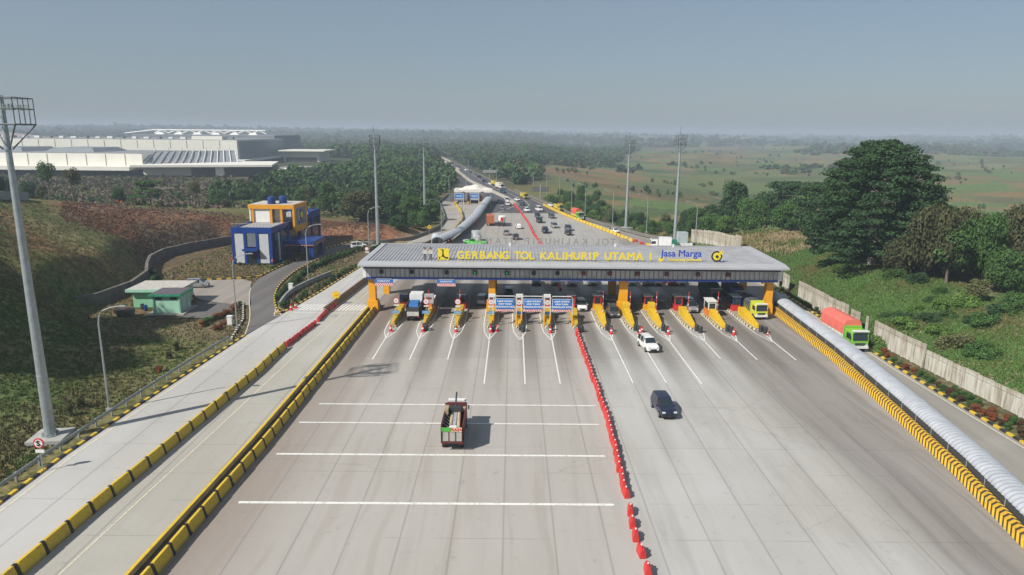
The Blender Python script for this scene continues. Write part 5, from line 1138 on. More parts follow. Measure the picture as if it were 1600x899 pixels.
def car(kind, col, lab, xy, rz, group=None, name=None):
    key = (kind, col.name)
    if key in CARS: return dup(CARS[key], xy, rz, lab, group)
    K = KIND[kind]; t = thing(name or {'mpv': 'parked_car', 'suv': 'suv', 'sedan': 'car', 'van': 'minibus'}[kind] if 0 else {'mpv': 'car', 'suv': 'suv', 'sedan': 'car', 'van': 'minibus'}[kind], lab, {'suv': 'car', 'van': 'minibus'}.get(kind, 'car'), xy, rz, group)
    st = K['st']; g0, g1 = K['g']; ring = []
    for y, w, zb0, zb, zt, wt in st:
        ring.append([(w * .93, y, zb0), (w, y, zb0 + .22), (w, y, zb * .82 + zb0 * .18), (w * .96, y, zb), (wt, y, zt), (wt * .55, y, zt + .035)])
    def full(r_): return r_ + [(-x, y, z) for x, y, z in r_[::-1]]
    rings = [full(r_) for r_ in ring]; n = 12; bodyf = []; glassf = {'windshield': [], 'rear_window': [], 'side_window': [[], []]}
    for i in range(len(rings) - 1):
        for k in range(n):
            f = (i * n + k, (i + 1) * n + k, (i + 1) * n + (k + 1) % n, i * n + (k + 1) % n); y0, y1 = st[i][0], st[i + 1][0]
            pill = (y1 - y0) < .12
            if k in (3, 7) and g0 <= i < g1 and not pill: glassf['side_window'][0 if k == 3 else 1].append(f)
            elif k in (4, 5, 6) and i == g1: glassf['windshield'].append(f)
            elif k in (4, 5, 6) and i == g0 - 1: glassf['rear_window'].append(f)
            else: bodyf.append(f)
    V = [p for r_ in rings for p in r_]; bodyf += [tuple(range(n)), tuple(range((len(rings) - 1) * n, len(rings) * n))[::-1]]
    MB().add(V, bodyf).build('body', col, t)
    def sub(fs):
        ids = sorted({q for f in fs for q in f}); mp = {q: j for j, q in enumerate(ids)}; return MB().add([V[q] for q in ids], [tuple(mp[q] for q in f) for f in fs])
    for nm in ('windshield', 'rear_window'): sub(glassf[nm]).build(nm, glass, t)
    for fs in glassf['side_window']: sub(fs).build('side_window', glass, t)
    for y in K['wh']:
        for sx in (-1, 1): wheel(t, sx * (st[4][1] - .08), y, K['wr'])
    f_, r_ = st[-2], st[1]
    for sx in (-1, 1):
        MB().box(sx * f_[1] * .74, st[-1][0] - .06, f_[3] - .02, .34, .16, .15).build('headlight', lampw, t); MB().box(sx * r_[1] * .84, st[0][0] + .03, r_[3] - .05, .16, .12, .28).build('tail_light', lampr, t)
        MB().box(sx * (st[6][1] + .1), st[g1][0] + .35, st[6][3] + .08, .2, .1, .14).build('mirror', col, t)
    MB().box(0, st[-1][0] + .01, .52, .9, .05, .2).build('grille', blk, t); MB().box(0, st[-1][0] + .04, .42, .42, .03, .12).build('number_plate', plate_m, t)
    MB().box(0, st[0][0] - .02, .5, 1.3, .08, .22).build('bumper', col if kind != 'suv' else dark, t)
    if kind == 'suv':
        for sx in (-1, 1): MB().tube([(sx * .62, -1.6, 1.9), (sx * .62, .2, 1.9)], .025, 5).build('roof_rail', dark, t)
    CARS[key] = t; return t
DN = math.pi                    # towards the camera
def at(px, py, dx=0.0): x, y = G(px, py); return (x + dx, y)
car('suv', PW, 'white car heading towards the camera just past the toll islands', at(1012, 545), DN + .16)
car('suv', PN, 'dark navy boxy off roader on the open plaza towards the camera', at(1036, 644), DN + .08)
car('mpv', PW, 'white people carrier waiting at the gate right of the blue lane signs', at(908, 483), DN + .03)
car('mpv', PG, 'grey people carrier leaving the gate beside the centre golden column', at(957, 493), DN + .05)
car('van', PS, 'silver minibus leaving the gate under the right half of the roof', at(1077, 485), DN + .05)
car('mpv', PS, 'silver car seen from behind entering a lane left of the lane signs', at(753, 474), 0)
car('mpv', PT, 'dark car in the shade under the roof behind the left lane sign', at(795, 462), 0)
car('sedan', PK, 'black car in deep shade behind a lowered barrier arm', at(938, 468), DN)
car('mpv', PS, 'silver car parked behind the green utility building', at(309, 449), -1.45)
car('mpv', PW, 'white car parked by the hedge left of the roof', at(561, 388), -1.2); 
car('sedan', PK, 'dark car parked under the trees at the red soil edge', at(563, 350), 1.4)
FARC = [('van', PW, 842, 330, 0.25, 'white minibus behind the gate near the yellow barrier'), ('sedan', PW, 861, 323, .3, 'white car on the outer right lane ahead of the yellow truck'), ('mpv', PK, 840, 340, .15, 'black car, upper of the close pair left of centre'), ('suv', PK, 843, 348, .15, 'black off roader, lower of the close pair left of centre'),
        ('mpv', PG, 862, 341, .2, 'dark grey car right of the close pair'), ('mpv', PS, 866, 356, .15, 'silver grey car in the middle lanes'), ('suv', PN, 852, 364, .1, 'dark car nearest the red barrier line'), ('mpv', PG, 888, 360, .15, 'grey car, upper of the pair nearest the roof on the right'), ('sedan', PK, 888, 367, .15, 'black car, lower of the pair nearest the roof on the right'),
        ('sedan', PW, 959, 364, .5, 'white car alone beyond the yellow barrier on the right'), ('mpv', PW, 823, 331, .2, 'white car at the far end of the red barrier line'), ('sedan', PK, 817, 321, .2, 'black car on the dark asphalt behind the white one'), ('sedan', PW, 808, 314, .3, 'white car beside the bend of the pale median'),
        ('suv', PT, 786, 302, .5, 'dark teal car on the right carriageway near the box truck')]
for kd, c_, px, py, a, lab in FARC: car(kd, c_, lab + ', coming towards the camera', at(px, py), DN + a)
for kd, c_, px, py, a, lab in [('sedan', PW, 810, 357, .1, 'white car left of the red line'), ('mpv', PS, 791, 367, .05, 'silver car just behind the roof edge'), ('mpv', PB, 806, 374, .05, 'brown car nearest behind the roof'), ('mpv', PW, 793, 321, .1, 'white car, lower of two close together on the asphalt'), ('van', PW, 792, 315, .1, 'white minibus, upper of two close together on the asphalt'), ('mpv', PS, 784, 328, .1, 'silver car at the edge of the asphalt'), ('suv', PT, 781, 318, .2, 'teal off roader beside the tent gate')]:
    car(kd, c_, lab + ', driving away behind the gate', at(px, py), a)
for i, (px, py, c_) in enumerate(((767, 289, PW), (728, 267, PW), (748, 278, PK), (741, 272, PS), (716, 262, PG), (757, 285, PK), (706, 256, PK), (735, 271, PG))):
    car('mpv', c_, f'tiny {c_.name[4:]} car on the distant highway, {ORD[i]} counted along the bend', at(px, py), DN + .45 if i % 2 else .5, 'small cars far along the highway')
# second row just behind the gate, seen below the fascia
for i, (px, c_, kd) in enumerate(((838, PK, 'sedan'), (868, PS, 'mpv'), (893, PW, 'van'), (925, PW, 'mpv'), (985, PW, 'mpv'), (1009, PS, 'van'), (1025, PW, 'suv'), (1048, PR, 'mpv'), (1062, PW, 'mpv'))):
    car(kd, c_, f'{c_.name[4:]} vehicle queuing behind the roof, {ORD[i]} from the left in the strip under the fascia', at(px, 444), DN, 'vehicles queuing behind the gate')

def truck(lab, xy, rz, cabc, bedc, kind='tarp', tarp=None, L=7.0, Wd=2.2, name='truck', Hh=2.4, group=None):
    t = thing(name, lab, 'truck', xy, rz, group); hw = Wd / 2; yf = L / 2
    MB().box(0, -.1, .75, .9, L - .8, .25).build('chassis', dark, t)
    cab = MB(); z0 = .55
    prof = [(yf - 1.9, z0), (yf, z0), (yf, 1.45), (yf - .22, 2.45), (yf - .5, 2.62), (yf - 1.9, 2.62)]
    cab.sprism(prof, -hw + .05, hw - .05); cab.build('cab', cabc, t, bevel=.06)
    MB().add([(-hw + .18, yf - .01, 1.52), (hw - .18, yf - .01, 1.52), (hw - .22, yf - .20, 2.38), (-hw + .22, yf - .20, 2.38), (-hw + .18, yf + .03, 1.52), (hw - .18, yf + .03, 1.52), (hw - .22, yf - .16, 2.38), (-hw + .22, yf - .16, 2.38)], [(4, 5, 6, 7), (0, 1, 5, 4), (2, 3, 7, 6), (1, 2, 6, 5), (3, 0, 4, 7)]).build('windshield', glass, t)
    for sx in (-1, 1):
        MB().box(sx * (hw - .04), yf - .85, 1.95, .06, 1.0, .7).build('side_window', glass, t); MB().box(sx * (hw - .35), yf + .02, .9, .4, .08, .22).build('headlight', lampw, t); MB().box(sx * (hw + .12), yf - .15, 1.9, .12, .15, .45).build('mirror', dark, t)
    MB().box(0, yf + .03, .68, Wd - .1, .15, .3).build('bumper', whitep if kind != 'dump' else dark, t); MB().box(0, yf + .04, 1.08, Wd - .9, .04, .3).build('grille', dark, t); MB().box(0, yf - .12, 2.7, Wd - .3, .5, .14).build('sun_visor', whitep if cabc != PY else cabc, t)
    for y in ([yf - .95, -yf + 1.1] + ([-yf + 2.3] if L > 7.5 else [])):
        for sx in (-1, 1): wheel(t, sx * (hw - .2), y, .46, .34)
    b0, b1 = -yf, yf - 2.1; bl_ = b1 - b0; ym = (b0 + b1) / 2
    if kind == 'tarp':
        MB().box(0, ym, 1.35, Wd, bl_, .8).build('bed', bedc, t)
        m = MB(); m.sprism([(0, 0)] * 0 or [(-hw, 0), (-hw, Hh * .55), (-hw * .82, Hh * .72), (0, Hh * .82), (hw * .82, Hh * .72), (hw, Hh * .55), (hw, 0)], b0 + .03, b1 - .03); m.v = [(y, x, z + 1.72) for x, y, z in m.v]; m.f = [f[::-1] for f in m.f]; m.build('tarp_cover', tarp, t)
        MB().box(0, b1 + .02, 1.9, Wd + .04, .12, 1.9).build('headboard', cabc, t)
        for k in range(7): MB().box(hw * 0, b0 + .4 + k * (bl_ - .8) / 6, 1.35, Wd + .06, .07, .8).build('bed_rib', cabc if kind != 'x' else dark, t)
    elif kind == 'box':
        MB().box(0, ym, 2.15, Wd, bl_, 2.4).build('cargo_box', bedc, t)
    elif kind == 'mixer':
        MB().tube([(0, b0 + .2, 2.2), (0, b0 + 1.2, 2.25), (0, b0 + 2.8, 2.1), (0, b1, 1.8)], [.55, 1.15, 1.2, .6], 16).build('mixer_drum', bedc, t); MB().box(0, b0 + .1, 2.5, .9, .6, 1.1).build('hopper', redp, t)
    elif kind == 'tanker':
        MB().tube([(0, b0, 1.9), (0, b0 + .15, 1.9), (0, b1 - .15, 1.9), (0, b1, 1.9)], [.8, 1.05, 1.05, .8], 18).build('tank', bedc, t); m = MB()
        for k in range(5): m.tube([(-1.15, b0 + k * bl_ / 4, 1), (-1.15, b0 + k * bl_ / 4, 3.0), (1.15, b0 + k * bl_ / 4, 3.0), (1.15, b0 + k * bl_ / 4, 1)], .05, 4)
        m.build('frame', steel, t)
    else:
        m = MB()
        for sx in (-1, 1): m.box(sx * (hw - .05), ym, 1.9, .1, bl_, 1.7)
        m.box(0, b0 + .05, 1.75, Wd, .1, 1.4); m.box(0, b1, 2.1, Wd, .1, 2.1); m.box(0, ym, 1.1, Wd, bl_, .15); m.build('bed', bedc, t); MB().box(0, ym, 1.2, Wd - .2, bl_ - .2, .06).build('bed_floor', dark, t)
    for sx in (-1, 1): MB().box(sx * (hw - .25), -yf - .03, .85, .3, .06, .16).build('tail_light', lampr, t)
    return t
tp = lambda n, c, v=.15: mat(n, c, .7, var=v, vs=1.2)
_t = truck('green cab truck with a salmon red tarp on the side road by the fence', (49.0, 98.2), DN + .02, PGr, whitep, 'tarp', tp('salmon_tarp', (.72, .16, .12)), 8.4, 2.2); _t.scale = (1.15,) * 3
truck('lime yellow truck with a grey tarp coming out of the rightmost lane', (41.0, 114.0), DN + .06, PLime, dark, 'tarp', tp('grey_tarp', (.10, .10, .11), .3), 7.2, 2.2, Hh=1.4)
truck('dark green truck in the shade behind the white booth', at(1108, 466), DN, mat('dark_green', (.02, .06, .03), .4), dark, 'tarp', tp('green_black_tarp', (.015, .03, .02)), 8, 2.3, Hh=2.2)
truck('blue cab truck with a black tarp in the shade of a right hand lane', at(1145, 470), DN, PBl, dark, 'tarp', tp('black_tarp', (.015, .015, .016)), 8, 2.3, Hh=2.0)
# truck with blue tarp seen from behind at the left lane
t = truck('truck with a white cargo box and blue tarp seen from behind in the second lane', (-15.9, 111.5), 0, PY, dark, 'dump', None, 8.2, 2.2)
MB().box(0, .9, 2.6, 2.1, 2.4, 2.2).build('cargo_box', whitep, t); MB().prism([(-1.0, -3.6), (1.0, -3.6), (1.0, -.4), (-1.0, -.4)], 1.6, 2.9, inset=.3).build('tarp_cover', tp('blue_tarp', (.03, .16, .42)), t); MB().box(0, -4.14, 1.35, 1.9, .06, .7).build('tailgate', mat('tailgate_pale', (.55, .54, .52), .5), t)
# loaded truck on the plaza
t = truck('open maroon truck carrying steel parts and pipes, driving away on the plaza', (-5.6, 64.6), 0, mat('maroon_cab', (.12, .025, .025), .5), mat('maroon_bed', (.13, .028, .03), .6), 'dump', None, 6.6, 2.15)
MB().box(0, -2.75, 1.75, 1.95, .14, .8, ).box(0, -3.37, 1.62, 1.95, .05, 1.0).build('tailgate', mat('tailgate_grey', (.42, .42, .38), .6), t)
m = MB()
for k in range(4): m.box(-.96 + k * .64, -3.42, 1.6, .06, .06, 1.2)
m.box(0, -3.42, 1.0, 2.15, .08, .14); m.build('tailgate_frame', mat('maroon_bed', ()), t)
MB().box(-.55, -3.43, 2.33, .9, .05, .4).build('green_banner', mat('banner_green', (.08, .42, .06), .5), t); b_ = MB().box(.42, -3.43, 2.33, 1.06, .05, .4).build('pale_banner', mat('banner_cream', (.75, .6, .4), .5), t)
text('PLAZA', .36, ring_red, t, (.42, -3.47, 2.33), .01, bold=.01, name='banner_text')
for k, (x0, x1, c_) in enumerate(((-.35, -.25, (.50, .40, .24)), (.02, .0, (.34, .36, .42)), (.16, .12, (.42, .44, .50)), (.55, .4, (.52, .42, .26)))):
    MB().tube([(x0, -2.9, 1.7), (x1, .6, 2.3)], .17 if k in (0, 3) else .13, 8).build('pipe', mat('load_%d' % (k % 4 if k < 3 else 0), c_, .6), t)
m = MB(); m.box(0, .9, 2.6, 1.2, .7, .7); m.tube([(0, .8, 2.8), (0, 2.5, 3.8)], .09, 6); m.build('machine', dark, t)
MB().box(.05, -2.7, 2.1, 1.1, .6, .4, tx=.6).build('white_sacks', whitep, t); MB().box(-.85, .6, 2.7, .4, 1.6, .5).box(.75, 1.2, 2.6, .6, .8, .4).build('bundle', mat('bundle_tan', (.4, .3, .18), .8), t)
m = MB()
for k in range(5): m.tube([(-1.0, -2.6 + k * .7, 2.7), (-.3, -2.4 + k * .7, 2.0)], .025, 4)
m.build('rope', whitep, t)
truck('green cab truck with a red tarp beyond the yellow barrier', at(902, 342), DN + .25, PGr, PY, 'tarp', tp('red_tarp', (.6, .10, .06)), 7.6, 2.3, group=None)
truck('yellow truck with an open dark bed on the outer right lane', at(873, 330), DN + .3, PY, PY, 'dump', None, 6, 2.1)
truck('small yellow truck on the right carriageway before the white car', at(819, 311), DN + .3, PY, PY, 'dump', None, 6, 2.1)
truck('cream box truck far on the right carriageway', at(781, 295), DN + .45, PW, mat('cream_box', (.68, .64, .48), .6), 'box', None, 7, 2.4)
truck('small far yellow truck ahead of the cream box truck', at(773, 290), DN + .45, PY, PY, 'dump', None, 6, 2.1)
truck('orange brown truck driving away beside the white arched walkway', at(766, 351), .05, PO, tp('orange_load', (.42, .13, .05)), 'box', None, 8.5, 2.5)
truck('cement mixer truck with a white and red drum behind the gate', at(784, 352), .02, PW, whitep, 'mixer', None, 8, 2.4)
truck('white tanker truck stopped behind the roof at the arched walkway', at(744, 379), .1, PW, mat('tanker_pale', (.58, .58, .57), .4), 'tanker', None, 9, 2.4)
truck('lime green tractor truck just behind the roof edge left of centre', at(742, 393), 1.0, mat('fresh_green', (.12, .5, .10), .5), mat('fresh_green', ()), 'dump', None, 6, 2.2)
truck('small white truck with dark windows behind the right part of the roof', at(1032, 390), 1.4, PW, PW, 'box', None, 5.4, 2.0, Hh=2)
# red and white barrels / cones behind the roof on the right
for k, (px, py) in enumerate(((993, 378), (1003, 382))):
    dup(rb, at(px, py), .6 + k, ('left' if k == 0 else 'right') + ' of two red water barriers standing behind the right roof edge', 'two stray red barriers')
for k, (px, py) in enumerate(((697, 384), (700, 381), (704, 378))): dup(rb, at(px, py), .6, f'{ORD[k]} red barrier of the short stack beside the white arch end', 'stack of red barriers at the arch end')
# cars and trucks in the factory yard
for i in range(16):
    x = -222 + (i % 8) * 9 + random.uniform(-1, 1); y = (508 if i < 8 else 548) + random.uniform(-4, 4); o_ = car('mpv' if i % 3 else 'van', PW if i % 2 else PG, 'small parked vehicle in the factory yard', (x, y), .3 if i < 8 else 1.2, 'vehicles parked in the factory yard'); o_.location.z = .05
o_ = [o for o in bpy.data.objects if o.get('group') == 'vehicles parked in the factory yard']
# ================================================================ VEGETATION
def leaf_mat(name, c0, c1, vs=.6):
    s = NT(name); oi = s.n('ShaderNodeObjectInfo'); g = s.n('ShaderNodeNewGeometry')
    c = s.mix(s.ramp(s.noise(vs, detail=4), .36, .64), c0, c1); c = s.mix(s.math('MULTIPLY', g.outputs['Random Per Island'], .55), c, tuple(x * 1.5 for x in c1))
    c = s.mix(s.math('MULTIPLY', oi.outputs['Random'], .35), c, (c0[0] * .8, c0[1] * .75, c0[2] * .6))
    return s.fin(c, .75, spec=.15)
LG = leaf_mat('leaf_green', (.032, .07, .018), (.06, .125, .03)); LD = leaf_mat('leaf_dark', (.019, .044, .018), (.04, .085, .03)); LB = leaf_mat('leaf_bright', (.055, .11, .02), (.10, .18, .035)); LBr = leaf_mat('leaf_brown', (.040, .052, .022), (.082, .080, .035)); LO = leaf_mat('leaf_olive', (.07, .08, .03), (.12, .125, .05))
bark = mat('bark', (.16, .13, .10), .95, var=.4)
def leaves(c, rad, n, size, r_, flat=1.0, shell=.35, up=.4):
    """leaf clumps through a crown lobe: (n,3) centres and triangles"""
    d = r_.normal(size=(n, 3)); d /= np.linalg.norm(d, axis=1)[:, None]
    rr = (1 - shell * r_.random(n)) * (1 + .12 * r_.standard_normal(n)); p = np.array(c) + d * rr[:, None] * np.array(rad)
    nv = d + r_.normal(size=(n, 3)) * .7; nv[:, 2] += up; nv /= np.linalg.norm(nv, axis=1)[:, None]
    a = np.cross(nv, r_.normal(size=(n, 3))); a /= np.linalg.norm(a, axis=1)[:, None]; b = np.cross(nv, a)
    s_ = size * (.6 + .8 * r_.random(n))[:, None]
    v = np.stack([p - a * s_, p + a * s_ * .3 - b * s_ * .62, p + a * s_, p - a * s_ * .2 + b * s_ * .62], 1)
    return v.reshape(-1, 3)
def quads_mesh(name, v, m, mi=None, mats=None):
    n = len(v) // 4; me = bpy.data.meshes.new(name); me.vertices.add(len(v)); me.vertices.foreach_set('co', v.astype(np.float32).ravel())
    me.loops.add(4 * n); me.loops.foreach_set('vertex_index', np.arange(4 * n, dtype=np.int32)); me.polygons.add(n); me.polygons.foreach_set('loop_start', np.arange(0, 4 * n, 4, dtype=np.int32)); me.polygons.foreach_set('loop_total', np.full(n, 4, np.int32))
    for x in (mats or [m]): me.materials.append(x)
    if mi is not None: me.polygons.foreach_set('material_index', mi.astype(np.int32))
    me.update(calc_edges=True); return me
def crown(seed, w, h, z0, nl, npl, size, shape='round', shell=.4):
    r_ = np.random.default_rng(seed); out = []
    for i in range(nl):
        if shape == 'round':
            a = r_.random() * 6.283; q = r_.random() ** .5 * .62; zz = r_.random(); c = (math.cos(a) * q * w * (1 - .35 * zz), math.sin(a) * q * w * (1 - .35 * zz), z0 + h * (.22 + .6 * zz)); rad = (w * r_.uniform(.26, .42), w * r_.uniform(.26, .42), h * r_.uniform(.15, .26)); up = .4
        elif shape == 'dome':                                    # stacked flat plates on a dome
            zz = i / nl; a = i * 2.399; rd = w * max(.02, 1 - zz ** 2.6) ** .6 * (r_.uniform(.82, 1.0) if i % 3 else .5); c = (math.cos(a) * rd * .95, math.sin(a) * rd * .95, z0 + h * zz * .93 + r_.uniform(-.3, .3)); k = r_.uniform(.09, .2) ; rad = (w * k * 1.15, w * k * 1.15, h * .028); up = 1.0
        elif shape == 'plate':
            a = r_.random() * 6.283; q = r_.random() ** .5 * .8; zz = r_.choice([.3, .55, .8, .95]); c = (math.cos(a) * q * w * (1.15 - zz * .6), math.sin(a) * q * w * (1.15 - zz * .6), z0 + h * zz); rad = (w * .34, w * .34, h * .09); up = .9
        out.append(leaves(c, rad, npl, size, r_, shell=shell, up=up))
    return np.concatenate(out)
def trunk_mb(seed, w, h, z0, r0, nb=6, multi=1):
    r_ = random.Random(seed); m = MB()
    for q in range(multi):
        ox = (r_.uniform(-.5, .5) if multi > 1 else 0); lean = r_.uniform(-.06, .06) * (z0 + h)
        top = z0 + h * .75; P = [(ox, 0, -.6), (ox * 1.5 + lean * .3, 0, z0 * .6), (ox * 2 + lean * .7, lean * .3, z0 + h * .25), (ox * 2 + lean, lean * .5, top)]
        m.tube(P, [r0 * 1.25, r0 * .85, r0 * .6, r0 * .15], 8)
        for k in range(nb):
            a = k * 2.4 + r_.random(); zb = z0 * .7 + (h * .5) * k / nb; q_ = w * r_.uniform(.5, .8)
            m.tube([(ox * 1.7 + lean * .6, 0, zb), (ox + math.cos(a) * q_ * .5, math.sin(a) * q_ * .5, zb + h * .14), (ox + math.cos(a) * q_, math.sin(a) * q_, zb + h * .3)], [r0 * .42, r0 * .28, r0 * .08], 6)
    return m
PROTO = {}
def tree(kind, x, y, s, lab, group=None, m=LG, z=None, rz=None, sz=None, cat='tree', dz=0):
    key = (kind, m.name); name = 'bush' if cat == 'bush' else 'tree'
    z = hz(x, y) if z is None else z
    K = {'round': (3.6, 6.6, 1.5, 16, 150, .34, 'round', .22, 6), 'round2': (3.2, 7.8, 1.2, 18, 140, .32, 'round', .2, 6), 'airy': (3.0, 5.5, 4.2, 12, 75, .27, 'round', .16, 7), 'plate': (4.6, 5.0, 1.6, 18, 130, .34, 'plate', .22, 7), 'wide': (5.0, 5.8, .2, 22, 170, .34, 'round', .25, 8), 'bush': (1.5, 1.7, -.25, 9, 80, .17, 'round', .06, 3), 'bush2': (1.9, 1.5, -.3, 11, 80, .18, 'round', .06, 3)}[kind]
    if key not in PROTO:
        t = thing(name, lab, cat, (x, y, z), 0, group)
        v = crown(hash_(kind), K[0], K[1], K[2], int(K[3] * 1.5), int(K[4] * 1.7), K[5] * .6, K[6]); o = bpy.data.objects.new('crown', quads_mesh('crown', v, m)); COL.objects.link(o); o.parent = t
        trunk_mb(3, K[0], K[1], max(K[2], .2), K[7], K[8]).build('trunk', bark, t); PROTO[key] = t
    else: t = dup(PROTO[key], (x, y, z), 0, lab)
    if group: t['group'] = group
    elif 'group' in t: del t['group']
    t.location = (x, y, z + dz); t.rotation_euler.z = random.uniform(0, 6.28) if rz is None else rz; t.scale = (s, s, sz or s); return t
def hash_(k): return sum(ord(c) * (i + 3) for i, c in enumerate(k))
def T(kind, px, py, s, lab, m=LG, z=0.0, **k):
    x, y = G(px, py, z); return tree(kind, x, y, s, lab, m=m, **k)
# the big rain tree on the right
r_ = np.random.default_rng(5); bt = thing('tree', 'huge dark domed tree towering over the right bank', 'tree', (68.6, 130.0, hz(68.6, 130)), .4)
v = np.concatenate([crown(77, 12.4, 22.6, 2.0, 250, 230, .24, 'dome', .3), crown(78, 9.0, 19.0, 2.0, 60, 140, .30, 'dome', .6)])
o = bpy.data.objects.new('crown', quads_mesh('crown', v, LD)); COL.objects.link(o); o.parent = bt
m = trunk_mb(9, 7.0, 14, 3.6, .75, 10); m.build('trunk', mat('pale_bark', (.34, .31, .27), .9, var=.3), bt)
RT_ = [('round2', 1145, 352, 3.5, 1.75, 1.6, LD, 'dark rounded tree at the left end of the right hand tree row'), ('plate', 1226, 352, 4, 1.75, 2.2, LD, 'dark flat topped tree left of the huge tree'), ('wide', 1172, 358, 4, 1.25, 1.5, LG, 'wide green tree between the dark rounded and the flat topped tree'), ('wide', 1228, 364, 4.5, 1.1, 1.3, LG, 'fresh green bushy tree before the flat topped one'),
       ('wide', 1105, 366, 2, .9, 1.0, LG, 'low green tree near the mast at the left end of the row'), ('wide', 1130, 362, 3, .75, .9, LB, 'small bright green tree below the dark rounded one'), ('plate', 1275, 372, 5, 1.5, 2.0, LD, 'dark tree just left of the huge tree'), ('wide', 1290, 388, 5.2, .9, 1.2, LD, 'dark low tree before the left side of the huge tree'), ('round', 1428, 402, 6.4, 1.7, 1.75, LB, 'bright green tree in front of the huge tree'),
       ('wide', 1335, 402, 5.6, .9, 1.3, LG, 'green tree at the foot of the huge tree'), ('wide', 1388, 418, 5.6, 1.0, 1.5, LG, 'green tree below the middle of the huge tree'), ('wide', 1442, 440, 5.6, 1.15, 2.1, LBr, 'brownish leafed tree right of the bright green one'), ('wide', 1400, 436, 5.4, .7, 1.1, LBr, 'small brownish tree below the bright green one'), ('round', 1478, 445, 5.6, 1.2, 1.2, LG, 'mid green tree below the brownish one'),
       ('wide', 1530, 436, 6.2, 1.0, 2.0, LG, 'green tree near the right edge of the photo'), ('wide', 1590, 432, 6.2, 1.2, 2.1, LBr, 'brown green tree near the right edge of the photo'), ('wide', 1565, 452, 5.8, .8, 1.2, LG, 'green tree above the rocky bank'), ('round', 1528, 465, 5.4, .62, .5, LO, 'olive spiky shrub like tree above the bare patch'), ('wide', 1500, 420, 6.5, 1.1, 1.9, LBr, 'brownish tree in the middle of the right hand belt'),
       ('wide', 1640, 440, 6, 1.2, 2.0, LG, 'green tree just at the right frame edge'), ('plate', 1460, 402, 6.6, 1.2, 1.6, LG, 'green flat tree below the right side of the huge tree'), ('round', 1320, 378, 6, 1.3, 1.3, LD, 'dark tree under the left side of the huge tree'), ('wide', 1560, 412, 6.5, 1.2, 1.7, LD, 'dark tree behind the brown ones at the right'),
       ('wide', 1198, 350, 4, 1.3, 1.9, LD, 'dark tree filling the gap left of the flat topped one'), ('wide', 1252, 362, 4.6, 1.2, 1.7, LG, 'green tree between the flat topped and the huge tree'), ('wide', 1085, 352, 2, 1.1, 1.2, LG, 'green tree just right of the right hand mast'), ('wide', 1118, 346, 2.5, 1.2, 1.4, LD, 'dark low tree left of the dark rounded one'), ('wide', 1310, 385, 5.4, 1.1, 1.4, LG, 'green tree under the left skirt of the huge tree'), ('wide', 1275, 380, 5.2, .8, .9, LG, 'small green tree at the edge of the dry grass patch')]
for kd, px, py, z_, s_, sz_, m_, lab in RT_: x, y = G(px, py, z_); tree(kd, x, y, s_, lab, m=m_, sz=sz_)
# shrubs along the far side of the right bank and road
sh = [(x0 + random.uniform(-2, 2), y0 + random.uniform(-4, 4)) for x0, y0 in [(53 + 0.02 * k, 0) for k in range(0)]]
k = 0
for y in np.arange(202, 330, 5.2):
    xr = float(np.interp(y, [150, 186, 201, 217, 237, 264, 308, 330], [55, 50, 44.5, 38.5, 31.5, 24.5, 16.5, 12])) + 2
    for j in range(5 if y < 260 else 4):
        x = xr + 2 + j * 5.4 + random.uniform(-2, 2); yy = y + random.uniform(-2.4, 2.4)
        kd = random.choice(['wide', 'round', 'wide', 'bush2']); s_ = random.uniform(.45, .85) * (1 if kd != 'bush2' else 2.0) * (.8 if j == 0 else 1)
        tree(kd, x, yy, s_, 'green shrub in the thicket right of the far carriageway', 'shrubs right of the far carriageway', m=random.choice([LG, LG, LD, LB, LO])); k += 1
# individual trees on the left
LT = [('airy', 78, 312, 1.15, LG, 'slender tree with a high green crown right of the nearest mast', 6), ('airy', 116, 318, .95, LBr, 'thin half bare brownish tree beside the slender green one', 6), ('round', 45, 308, .9, LD, 'dark tree behind the nearest mast', 5), ('plate', 236, 322, 1.05, LG, 'wide umbrella shaped green tree beyond the red soil', 3), ('round', 186, 320, .62, LG, 'small round tree beyond the people in red', 4), ('airy', 306, 326, .85, LO, 'thin small olive tree right of the umbrella shaped one', 2),
      ('round', 68, 318, .5, LO, 'low olive tree under the slender one', 6), ('wide', 340, 320, .8, LG, 'low wide green tree left above the blue building', 1), ('wide', 380, 312, .9, LG, 'green tree behind the left end of the blue building', 1), ('round', 5, 300, 1.1, LD, 'dark tree at the left frame edge', 6), ('round', 2, 322, .6, LD, 'small dark tree at the left edge above the block wall', 9),
      ('round2', 512, 336, 1.25, LG, 'tall green tree right of the roof pavilion', 0), ('wide', 566, 350, 1.6, LBr, 'broad brownish spreading tree left of the left mast', 0), ('round', 545, 346, .8, LD, 'dark small tree before the broad brownish one', 0), ('round', 610, 350, 1.25, LD, 'dark dense tree right of the left mast', 0), ('round', 640, 352, 1.15, LG, 'green tree at the forest edge between the two left masts', 0), ('wide', 655, 362, .9, LG, 'low green tree before the second mast', 0), ('wide', 625, 368, .7, LD, 'dark low tree on the grass behind the roof corner', 0), ('round', 480, 320, .9, LO, 'olive tree above the roof pavilion', 0), ('round', 470, 325, .8, LG, 'green tree directly behind the roof pavilion', 0), ('round2', 590, 338, 1.2, LD, 'dark tall tree hidden partly by the left mast', 0), ('round', 680, 345, .8, LG, 'green tree above the yellow diamond sign', 0), ('wide', 410, 322, .8, LD, 'dark low tree behind the blue building roof', 0), ('round', 435, 318, .8, LG, 'green tree behind the golden pavilion', 0), ('wide', 670, 322, 1.1, LG, 'wide green tree beside the second mast', 0), ('wide', 620, 330, 1.2, LG, 'wide green tree in the forest edge behind the left mast', 0)]
for kd, px, py, s_, m_, lab, z in LT: T(kd, px, py, s_ * (1.3 if px < 350 else 1.1), lab, m_, z)
